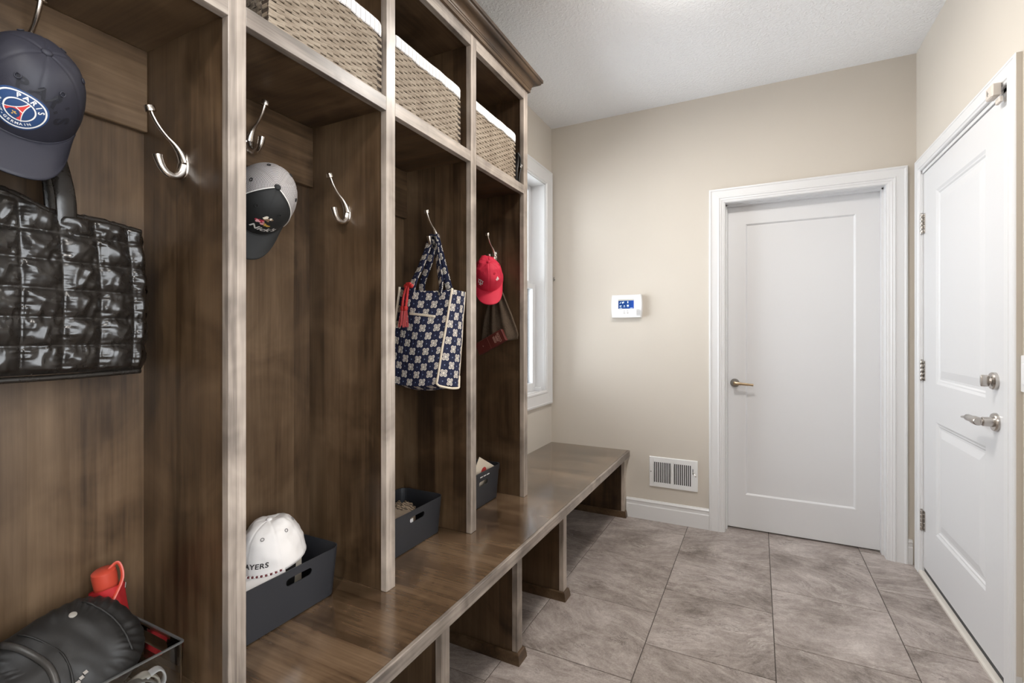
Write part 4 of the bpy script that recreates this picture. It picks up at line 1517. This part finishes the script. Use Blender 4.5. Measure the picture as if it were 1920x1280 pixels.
for mt, nme, cen in ((plain('brown_stitching', (.22, .13, .07), .7), 'embroidery', (.010, .034)), (plain('crimson_stitching', (.40, .02, .05), .7), 'embroidery', (-.010, .022)),
                     (plain('gold_stitching', (.55, .33, .06), .7), 'embroidery', (.016, .010)), (plain('pink_stitching', (.75, .35, .36), .7), 'embroidery', (-.006, .015)),
                     (plain('cream_stitching', (.78, .70, .58), .7), 'embroidery', (.006, .042))):
    vv, ff2 = [], []
    for q in range(7):
        cx, cy, rr = cen[0] + pat.uniform(-.009, .009), cen[1] + pat.uniform(-.006, .006), pat.uniform(.002, .0042)
        n = len(vv)
        vv += [(cx + rr * math.cos(2 * PI * k / 7) * 1.3, cy + rr * math.sin(2 * PI * k / 7)) for k in range(7)]
        ff2.append(tuple(range(n, n + 7)))
    decal(S2, cap2, nme, mt, vv, ff2, -.02, .50, .0016 + .0002 * pat.random())

# --- white cap in the bin
WCOT = plain('white_cotton', (.80, .76, .73), .8, nscale=500, nstr=.15)
S3 = CapShape(.080, .094, .118, .010, 7.7, .70)
cap3 = make_cap('baseball_cap', axes((.17, -.96, -.16), (.04, -.14, .98), 0), (-1.225, .916, .594), S3, (WCOT, WCOT), .062, .012, .018, eyemat=plain('grey_thread', (.25, .23, .22), .8), strap_mat=WCOT)
tag(cap3, 'white cap with black lettering and a twisted cord, lying in the charcoal bin', 'cap')
vs, fs = text2d('PLAYERS', .0215, shear=.12, bold=.0004, space=1.08)
decal(S3, cap3, 'lettering', plain('black_embroidery', (.02, .018, .018), .6), vs, fs, -.20, .27, .0022)
MAR = plain('maroon_cord', (.13, .02, .025), .7)
B3 = math.radians(64)
for q in range(34):
    t0, t1 = q / 34, (q + 1) / 34
    pts = [S3.crown((lerp(t0, t1, k / 3) * 2 - 1) * B3, .05) + S3.nrm((lerp(t0, t1, k / 3) * 2 - 1) * B3, .05) * .004 for k in range(4)]
    MB().tube(pts, [.0018, .0030, .0030, .0018], 8).build('cord', MAR if q % 2 else WCOT, cap3, smooth=3)

# --- red cap on the far side hook, dark wool cap under it
REDC = plain('red_cap_cotton', (.55, .011, .040), .72, nscale=500, nstr=.2)
S4 = CapShape(.074, .094, .105, .009, 2.2, .78)
cap4 = make_cap('baseball_cap', axes((.369, -.50, -.78), (.42, -.66, .60), 0), (-1.150, 2.005, 1.498), S4, (REDC, REDC), .072, .010, .022, button=True)
tag(cap4, 'red cap with white initials hanging on the far side hook', 'cap')
tri = MB()
V, F = [], []
for x0, y0, x1, y1 in ((-.002, -.016, .002, .016), (-.007, .012, .007, .016), (-.007, -.016, .007, -.012), (-.013, -.004, -.009, .013), (.009, -.004, .013, .013), (-.013, -.008, .013, -.004),
                       (-.016, .010, -.006, .0135), (.006, .010, .016, .0135)):
    n = len(V)
    V += [(x0, y0), (x1, y0), (x1, y1), (x0, y1)]
    F.append((n, n + 1, n + 2, n + 3))
decal(S4, cap4, 'initials', EMB_W, V, F, .62, .42, .0022)
V, F = [], []
for k in range(3):
    n = len(V)
    V += [(-.009 + k * .006, -.006), (-.0045 + k * .006, -.006), (-.0045 + k * .006 - .003, .000 + k * .004), (-.009 + k * .006 - .003, .000 + k * .004)]
    F.append((n, n + 1, n + 2, n + 3))
n = len(V)
V += [(-.009, -.0105), (.009, -.0105), (.009, -.0080), (-.009, -.0080)]
F.append((n, n + 1, n + 2, n + 3))
decal(S4, cap4, 'side_mark', EMB_W, V, F, -.62, .62, .0022)

WOOL = NT('brown_wool')
_n = WOOL.noise(WOOL.coord(rnd=False), 420, 3, .7)
WOOL.set(WOOL.ramp(_n, [(.35, (.035, .024, .016)), (.65, (.125, .09, .062))]), .9, spec=.2)
WOOL.bump(_n, .4, .002)
wp = empty('wool_pouch', (-1.125, 2.066, 1.19), 'brown wool drawstring pouch hanging behind the red cap', 'pouch')


def wool(u, v):
    a = 2 * PI * u
    t = v                       # 0 bottom .. 1 top
    w_ = lerp(.105, .028, t ** 1.25) * (1 if t > .06 else .93)
    d_ = lerp(.024, .010, t)
    fx = math.copysign(abs(math.cos(a)) ** .7, math.cos(a))
    x = w_ * fx + .018 * (1 - t) - .010
    z = t * .255 - .018 * fx * (1 - t) * -.9
    y = d_ * math.copysign(abs(math.sin(a)) ** .8, math.sin(a))
    y += .008 * math.sin(fx * 9 + t * 2) * (1 - .3 * t) * (1 if math.sin(a) < 0 else .2) + .003 * noise.noise(Vector((x * 30, z * 20, 0)))
    return (x, min(y, .024), z)


m = MB().grid(wool, 72, 24, cu=True)
m.f += [tuple(range(72))[::-1]]
m.build('bag', WOOL.m, wp, smooth=3)
MB().tube([(-.006, .0, .25), (-.020, -.004, .30), (-.035, -.006, .40)], .004, 8).build('cord', WOOL.m, wp, smooth=3)
# maroon box hanging at its foot
MBX = plain('maroon_box', (.10, .018, .014), .42)
bx = empty('maroon_box', (-1.142, 2.030, 1.192), 'slim maroon box with pale lettering hanging under the brown wool pouch', 'box')
BMx = Matrix.Rotation(math.radians(-27), 4, 'Y')
MB().box(-.084, -.012, -.030, .078, .012, .030).xf(BMx).build('carton', MBX, bx, bevel=.0015)
MB().box(-.010, -.0126, -.030, -.0088, -.0118, .030).xf(BMx).build('fold_line', plain('box_crease', (.22, .08, .06), .5), bx)
PALE = plain('pale_print', (.42, .25, .20), .5)
vs, fs = text2d('CODE', .017, bold=.0003)
MB().add([(.052 - y, -.0124, x) for x, y in vs], fs).xf(BMx).build('print', PALE, bx, normals=False)
for px, hw in ((.040, .016), (.034, .013), (.026, .017), (.020, .015), (-.046, .003)):
    MB().box(px - .0014, -.01245, -hw, px + .0014, -.0118, hw).xf(BMx).build('print', PALE, bx)

# ------------------------------------------------------------------ black quilted tote on the nearest hook
PUFF = NT('black_puffer_nylon')
_o = PUFF.coord(rnd=False)
PUFF.set((.014, .0115, .0095), PUFF.ramp(PUFF.noise(_o, 40, 2), [(.3, .24), (.7, .34)]), spec=.62)
PUFF.bump(PUFF.noise(PUFF.vmath('MULTIPLY', _o, (60, 60, 60)), 1.0, 3), .10, .003)
PUFF = PUFF.m
TO = (-1.262, .41, 1.150)
tb = empty('quilted_tote', TO, 'black puffy quilted nylon tote hanging in the nearest cubby', 'bag')
QY0, QY1 = -.205, .172            # local y range
CW, CHh = .0585, .0545


def ztop(y):
    return .330 - .028 * max(0, (y + .02)) / .2 - .012 * math.exp(-((y - .02) / .05) ** 2) + .012 * math.exp(-((y + .06) / .05) ** 2)


def puff(s, t, A):
    a, b = abs(math.sin(PI * s)), abs(math.sin(PI * t))
    h = A * (a ** .55) * (b ** .55)
    ds, dt = abs(s - round(s)), abs(t - round(t))
    w1 = noise.noise(Vector((round(s) * 7.3, t * 9.0, 1.0))) * math.exp(-(ds / .22) ** 2)
    w2 = noise.noise(Vector((s * 9.0, round(t) * 5.1, 4.0))) * math.exp(-(dt / .22) ** 2)
    w3 = noise.noise(Vector((s * 1.7 + t * 2.2, t * 1.1 - s * .6, 9.0)))
    w4 = abs(noise.noise(Vector((s * 3.1 - t * 1.2, t * .9 + s * .4, 2.0))))
    return h + (.0050 * w1 + .0042 * w2) * min(1, (a * b) * 5 + .15) + (.0065 * w3 - .005 * w4) * (a * b) ** .3


def face_front(u, v):
    y = lerp(QY0, QY1, u)
    zt_ = ztop(y)
    z = lerp(0.0, zt_, v)
    slant = .018 * (v - .3) * (u - .3)
    s = (y - QY0 + slant) / CW
    t = z / CHh
    belly = .050 + .014 * math.sin(PI * min(1, max(0, u))) * math.sin(PI * min(1, v * .9 + .05))
    edge = min(1, u / .03, (1 - u) / .03, v / .03, (1 - v) / .02)
    return (belly * (.86 + .14 * edge) + puff(s, t, .0145) * edge, y + .010 * math.sin(v * PI) * (1 if u > .5 else -1) * abs(2 * u - 1), z)


MB().grid(face_front, 150, 132).build('front', PUFF, tb, smooth=3)


def face_back(u, v):
    p = face_front(u, v)
    return (-.052 - .2 * (p[0] - .05), p[1], p[2])


MB().grid(face_back, 60, 50, flip=True).build('back', PUFF, tb, smooth=3)
for sgn, nm in ((1, 1.0), (0, 0.0)):
    def gus(u, v, nm=nm):
        f = Vector(face_front(nm, v)); b = Vector(face_back(nm, v))
        p = f.lerp(b, u)
        t = p.z / CHh
        bul = .016 * math.sin(PI * u) + .010 * abs(math.sin(PI * t)) ** .6 * math.sin(PI * u) ** .5 - .014 * math.sin(PI * u) * v + .004 * noise.noise(Vector((u * 6, t * 3, 8)))
        return (p.x, p.y + (bul if nm else -bul), p.z)
    MB().grid(gus, 20, 80, flip=not nm).build('gusset', PUFF, tb, smooth=3)
MB().grid(lambda u, v: Vector(face_front(u, 0)).lerp(Vector(face_back(u, 0)), v), 40, 4).build('base', PUFF, tb)
MB().tube([Vector(face_front(q / 40, 0)) + Vector((-.004, 0, -.004 - .004 * math.sin(PI * q / 40))) for q in range(41)], .0058, 8).build('base_piping', PUFF, tb, smooth=3)
# top hem: padded band
hem = []
for q in range(61):
    p = Vector(face_front(q / 60, 1))
    hem.append(p + Vector((-.004, 0, -.004 + .0025 * noise.noise(Vector((q * .6, 0, 0))))))
MB().tube(hem, [.0105 + .002 * noise.noise(Vector((q * .9, 3, 0))) for q in range(61)], 12, flat=((1, 0, 0), .75)).build('hem', PUFF, tb, smooth=3)
hem2 = [Vector(face_back(q / 60, 1)) for q in range(61)]
MB().tube(hem2, .009, 10).build('hem', PUFF, tb, smooth=3)


def ribbon(path, width, thick, across, wob=0.0):
    """padded strap along path; across = width direction per point"""
    m = MB()
    P = [Vector(p) for p in path]
    n = len(P)
    secs = []
    for i, p in enumerate(P):
        tg = (P[min(i + 1, n - 1)] - P[max(0, i - 1)]).normalized()
        ac = Vector(across[i] if isinstance(across, list) else across)
        ac = (ac - tg * ac.dot(tg)).normalized()
        nn = tg.cross(ac)
        k = 1 + wob * noise.noise(Vector((i * .8, 0, 0)))
        secs.append([p + ac * (width * math.cos(2 * PI * q / 12)) + nn * (thick * k * math.sin(2 * PI * q / 12)) for q in range(12)])
    return m.sweep(secs)


HKx, HKy, HKz = XB_ + .019 + .030, .424, 1.785 - .030
for ya, xa in ((.040, .052), (-.085, .052), (.056, -.040), (-.070, -.040)):
    pts = bez([(xa, ya, .270), (xa + .002, ya - .004 * (1 if ya > 0 else -1), .35), (lerp(xa, HKx - TO[0], .45), lerp(ya, HKy - TO[1], .35), .45), (lerp(xa, HKx - TO[0], .8), lerp(ya, HKy - TO[1], .78), .54),
               (HKx - TO[0], HKy - TO[1], HKz - TO[2] + .008)], 8)
    ribbon(pts, .0165, .0035, (0, 1, .2), .8).build('strap', PUFF, tb, smooth=3)

# ------------------------------------------------------------------ printed tote on the third hook
TN = NT('navy_floral_print')
_uv = TN.n('ShaderNodeUVMap').outputs[0]
_s = TN.sep(TN.vmath('ADD', TN.vmath('DIVIDE', _uv, (.0310, .0310, 1)), (40, 40, 0)))
fx, fy = TN.math('FLOOR', _s[0]), TN.math('FLOOR', _s[1])
par = TN.math('MODULO', TN.math('ADD', fx, fy), 2.0)
cx = TN.math('SUBTRACT', TN.math('FRACT', _s[0]), .5)
cy = TN.math('SUBTRACT', TN.math('FRACT', _s[1]), .5)
rad = TN.math('SQRT', TN.math('ADD', TN.math('MULTIPLY', cx, cx), TN.math('MULTIPLY', cy, cy)))
ang = TN.math('ARCTAN2', cy, cx)
pet = TN.math('ADD', .30, TN.math('MULTIPLY', TN.math('ABSOLUTE', TN.math('SINE', TN.math('MULTIPLY', ang, 2.0))), .25))
flower = TN.math('LESS_THAN', rad, pet)
# curls inside each petal
ax_, ay_ = TN.math('ABSOLUTE', cx), TN.math('ABSOLUTE', cy)
dx, dy = TN.math('SUBTRACT', ax_, .215), TN.math('SUBTRACT', ay_, .215)
rp_ = TN.math('SQRT', TN.math('ADD', TN.math('MULTIPLY', dx, dx), TN.math('MULTIPLY', dy, dy)))
curl = TN.math('LESS_THAN', TN.math('ABSOLUTE', TN.math('SUBTRACT', rp_, .105)), .030)
crs = TN.math('LESS_THAN', TN.math('MINIMUM', ax_, ay_), .022)
dark = TN.math('MAXIMUM', curl, TN.math('MULTIPLY', crs, TN.math('GREATER_THAN', rad, .10)))
fl_on = TN.math('MULTIPLY', TN.math('MULTIPLY', flower, TN.math('SUBTRACT', 1.0, dark)), par)
dotm = TN.math('MULTIPLY', TN.math('LESS_THAN', rad, .075), TN.math('SUBTRACT', 1.0, par))
wv = TN.noise(TN.coord(rnd=False), 700, 2)
base = TN.mix(TN.ramp(_s[0], [(0, 0.0), (1, 1.0)]), (.022, .026, .060), (.022, .026, .060))
col = TN.mix(fl_on, base, (.82, .75, .65))
col = TN.mix(dotm, col, (.30, .36, .50))
TN.set(col, .82, spec=.25)
quilt = TN.math('ABSOLUTE', TN.math('SINE', TN.math('MULTIPLY', _s[0], PI * 2)))
TN.bump(TN.math('ADD', quilt, TN.math('MULTIPLY', wv, .3)), .45, .003)
TN = TN.m
PIPE = plain('cream_piping', (.74, .64, .50), .7, nscale=500, nstr=.3)
PT = (-1.13, 1.535, 1.03)
pt = empty('printed_tote', PT, 'navy and cream floral quilted tote hanging on the third hook', 'bag')


def V3(x, y, z):
    return Vector((x - PT[0], y - PT[1], z - PT[2]))


FTL, FTR, FBL, FBR = V3(-1.240, 1.480, 1.412), V3(-1.000, 1.480, 1.393), V3(-1.312, 1.492, 1.040), V3(-1.072, 1.482, 1.040)
BTR, BBR = V3(-.992, 1.588, 1.392), V3(-1.040, 1.585, 1.022)
BTL, BBL = V3(-1.236, 1.592, 1.405), V3(-1.290, 1.592, 1.022)
# keep the back corners clear of the stile
BTR.x, BBR.x = V3(-1.012, 0, 0).x, V3(-1.040, 0, 0).x


def quad(a, b, c, d, u, v):
    return a.lerp(b, u).lerp(d.lerp(c, u), v)


def uvlen(a, b, c, d, off=0.0):
    W, H = (a - b).length, (a - d).length
    return lambda u, v: (u * W + off, v * H)


def p_front(u, v):
    p = quad(FBL, FBR, FTR, FTL, u, v)
    k = math.sin(PI * u) * math.sin(PI * min(1, v + .05))
    p.y -= .012 * k - .004 * noise.noise(Vector((u * 4, v * 4, 2)))
    p.z -= .012 * math.sin(PI * u) * (1 - v) + .010 * math.sin(PI * u) * v
    return p


MB().grid(p_front, 30, 36, uvfn=uvlen(FBL, FBR, FTR, FTL)).build('front', TN, pt, smooth=3)


def p_gus(u, v):
    p = quad(FBR, BBR, BTR, FTR, u, v)
    p.x += .010 * math.sin(PI * u) * (.4 + .6 * (1 - v)) + .003 * noise.noise(Vector((u * 3, v * 5, 7)))
    return p


MB().grid(p_gus, 16, 36, uvfn=uvlen(FBR, BBR, BTR, FTR, .2414)).build('gusset', TN, pt, smooth=3)
MB().grid(lambda u, v: quad(BBL, FBL, FTL, BTL, u, v) - Vector((.006 * math.sin(PI * u), 0, 0)), 10, 30, uvfn=uvlen(BBL, FBL, FTL, BTL, .3)).build('gusset', TN, pt, smooth=3)
MB().grid(lambda u, v: quad(BBR, BBL, BTL, BTR, u, v), 12, 30, uvfn=uvlen(BBR, BBL, BTL, BTR, .5)).build('back', TN, pt, smooth=3)


def p_bot(u, v):
    p = quad(FBL, FBR, BBR, BBL, u, v)
    p.z -= .012 * math.sin(PI * u) * (1 - v) + .018 * math.sin(PI * v) * (.4 + .6 * math.sin(PI * u))
    return p


MB().grid(p_bot, 24, 10, uvfn=lambda u, v: (u * .24, -v * .11)).build('base', TN, pt, smooth=3)
out = Vector((.003, -.003, 0))
pts = [p_front(1, 1) + out + Vector((0, 0, .004))] + [p_front(1, 1 - q / 24) + out for q in range(1, 24)] + [p_front(1, .012) + out, p_gus(.06, 0) + Vector((.003, 0, -.002))] + \
      [p_gus(q / 12, 0) + Vector((.003, 0, -.006 * math.sin(PI * q / 12) - .002)) for q in range(1, 12)] + [p_gus(1, .0) + Vector((.002, 0, 0)), p_gus(1, .12)]
MB().tube(pts, .0042, 8).build('piping', PIPE, pt, smooth=3)
MB().tube([p_front(0, 1 - q / 24) + Vector((-.002, -.003, 0)) for q in range(25)], .0050, 8).build('piping', PIPE, pt, smooth=3)
MB().tube([p_gus(1, 1 - q / 12) for q in range(12)], .0022, 6).build('piping', PIPE, pt, smooth=3)
# pocket edge band
pk = [p_front(.27 + .52 * q / 14, .735) + Vector((0, -.0032, .004 * math.sin(PI * q / 14) - .008 * q / 14 + .006)) for q in range(15)]
ribbon(pk, .0046, .0016, (0, 0, 1)).build('pocket_binding', PIPE, pt, smooth=3)


def uv_ribbon(path, width, thick, across, off):
    P = [Vector(p) for p in path]
    n = len(P)
    L = [0]
    for a, b in zip(P, P[1:]):
        L.append(L[-1] + (b - a).length)
    A = []
    for i, p in enumerate(P):
        tg = (P[min(i + 1, n - 1)] - P[max(0, i - 1)]).normalized()
        ac = Vector(across[i] if isinstance(across, list) else across)
        ac = (ac - tg * ac.dot(tg)).normalized()
        A.append((ac, tg.cross(ac)))
    m = MB()
    N = 12

    def fn(u, v):
        i = round(v * (n - 1))
        ac, nn = A[i]
        t = 2 * PI * u
        return P[i] + ac * (width * math.copysign(abs(math.cos(t)) ** .6, math.cos(t))) + nn * (thick * math.sin(t))

    def uvf(u, v):
        i = round(v * (n - 1))
        return (off + width * math.cos(2 * PI * u) + width, L[i])
    return m.grid(fn, N, n - 1, cu=True, uvfn=uvf)


HK = V3(XH, C[3] + .003 - .024, 1.612 - .016)
hl = HK + Vector((0, .000, .010))
front_strap = bez([p_front(.24, .95) + Vector((0, -.004, 0)), p_front(.26, 1.0) + Vector((.004, -.002, .03)), lerp(p_front(.30, 1), hl, .45) + Vector((-.006, -.012, 0)),
                   lerp(p_front(.34, 1), hl, .85) + Vector((-.012, -.008, 0)), hl + Vector((-.012, -.004, .010)), hl + Vector((0, -.004, .020)), hl + Vector((.012, -.004, .004)),
                   lerp(hl, p_front(.80, 1), .30) + Vector((.012, -.008, 0)), lerp(hl, p_front(.80, 1), .62) + Vector((.010, -.008, 0)), p_front(.80, 1) + Vector((.002, -.003, .02)), p_front(.79, .95) + Vector((0, -.004, 0))], 7)
nS = len(front_strap)
acr = []
for i in range(nS):
    t = i / (nS - 1)
    ta = (1, -.15, .15) if t < .42 else ((.35, -1, 0) if t < .58 else (.75, -.55, 0))
    if .36 < t < .42 or .58 < t < .64:
        ta = (.6, -.7, .05)
    acr.append(ta)
uv_ribbon(front_strap, .0195, .0032, acr, 0.0).build('strap', TN, pt, smooth=3)
qb = lambda u: quad(BBL, BBR, BTR, BTL, u, 1)
back_strap = bez([qb(.06), qb(.08) + Vector((0, .0, .04)), lerp(qb(.12), hl, .6) + Vector((-.004, .004, 0)), hl + Vector((-.006, .008, .006)), hl + Vector((.006, .008, .008)), lerp(hl, qb(.70), .5) + Vector((.004, .002, 0)), qb(.68)], 7)
uv_ribbon(back_strap, .0155, .003, (1, 0, 0), .1).build('strap', TN, pt, smooth=3)

# red tassel tied to its strap
TAS = plain('red_silk_tassel', (.48, .020, .018), .55, nscale=300, nstr=.2)
tq = front_strap[3] + Vector((-.004, -.014, 0))
ta = empty('tassel', Vector(PT) + tq, 'red double tassel with knotted cord tied on the patterned tote', 'tassel')
m = MB()
for q in range(4):
    m.grid(lump(-.010 + .014 * q * .6, -.004, .018 - .006 * abs(q - 1.5), .009, .007, .008, .002, 9, q * 1.7), 14, 8, cu=True)
m.build('knot', TAS, ta, smooth=3)
for sx in (-1, 1):
    cpts = bez([(.004 * sx, -.004, .012), (-.008 + .007 * sx, -.006, -.015), (-.012 + .009 * sx, -.008, -.045), (-.014 + .008 * sx, -.010, -.070)], 5)
    MB().tube(cpts, [.0046 + .0012 * (k % 2) for k in range(len(cpts))], 8).build('cord', TAS, ta, smooth=3)
    e = Vector(cpts[-1])
    MB().lathe([(.004, .004), (.0085, 0), (.0085, -.010), (.0060, -.014)], e, (0, 0, 1), 14).build('tassel_head', TAS, ta, smooth=3)
    fr_ = MB()
    for q in range(34):
        a = random.uniform(0, 2 * PI)
        rr = math.sqrt(random.random()) * .0085
        b0 = e + Vector((rr * .6 * math.cos(a), rr * .6 * math.sin(a), -.012))
        b1 = e + Vector((rr * 1.5 * math.cos(a) + .002 * sx - .004, rr * 1.2 * math.sin(a), -.068 - random.uniform(0, .010)))
        fr_.tube([b0, b0.lerp(b1, .5) + Vector((.001 * math.cos(a), 0, 0)), b1], .0011, 4)
    fr_.build('fringe', TAS, ta, kind='stuff')
MB().tube([Vector((-.006, -.010, -.072)), Vector((-.004, -.012, -.085))], .0022, 8).build('gold_ring', BRASS, ta)
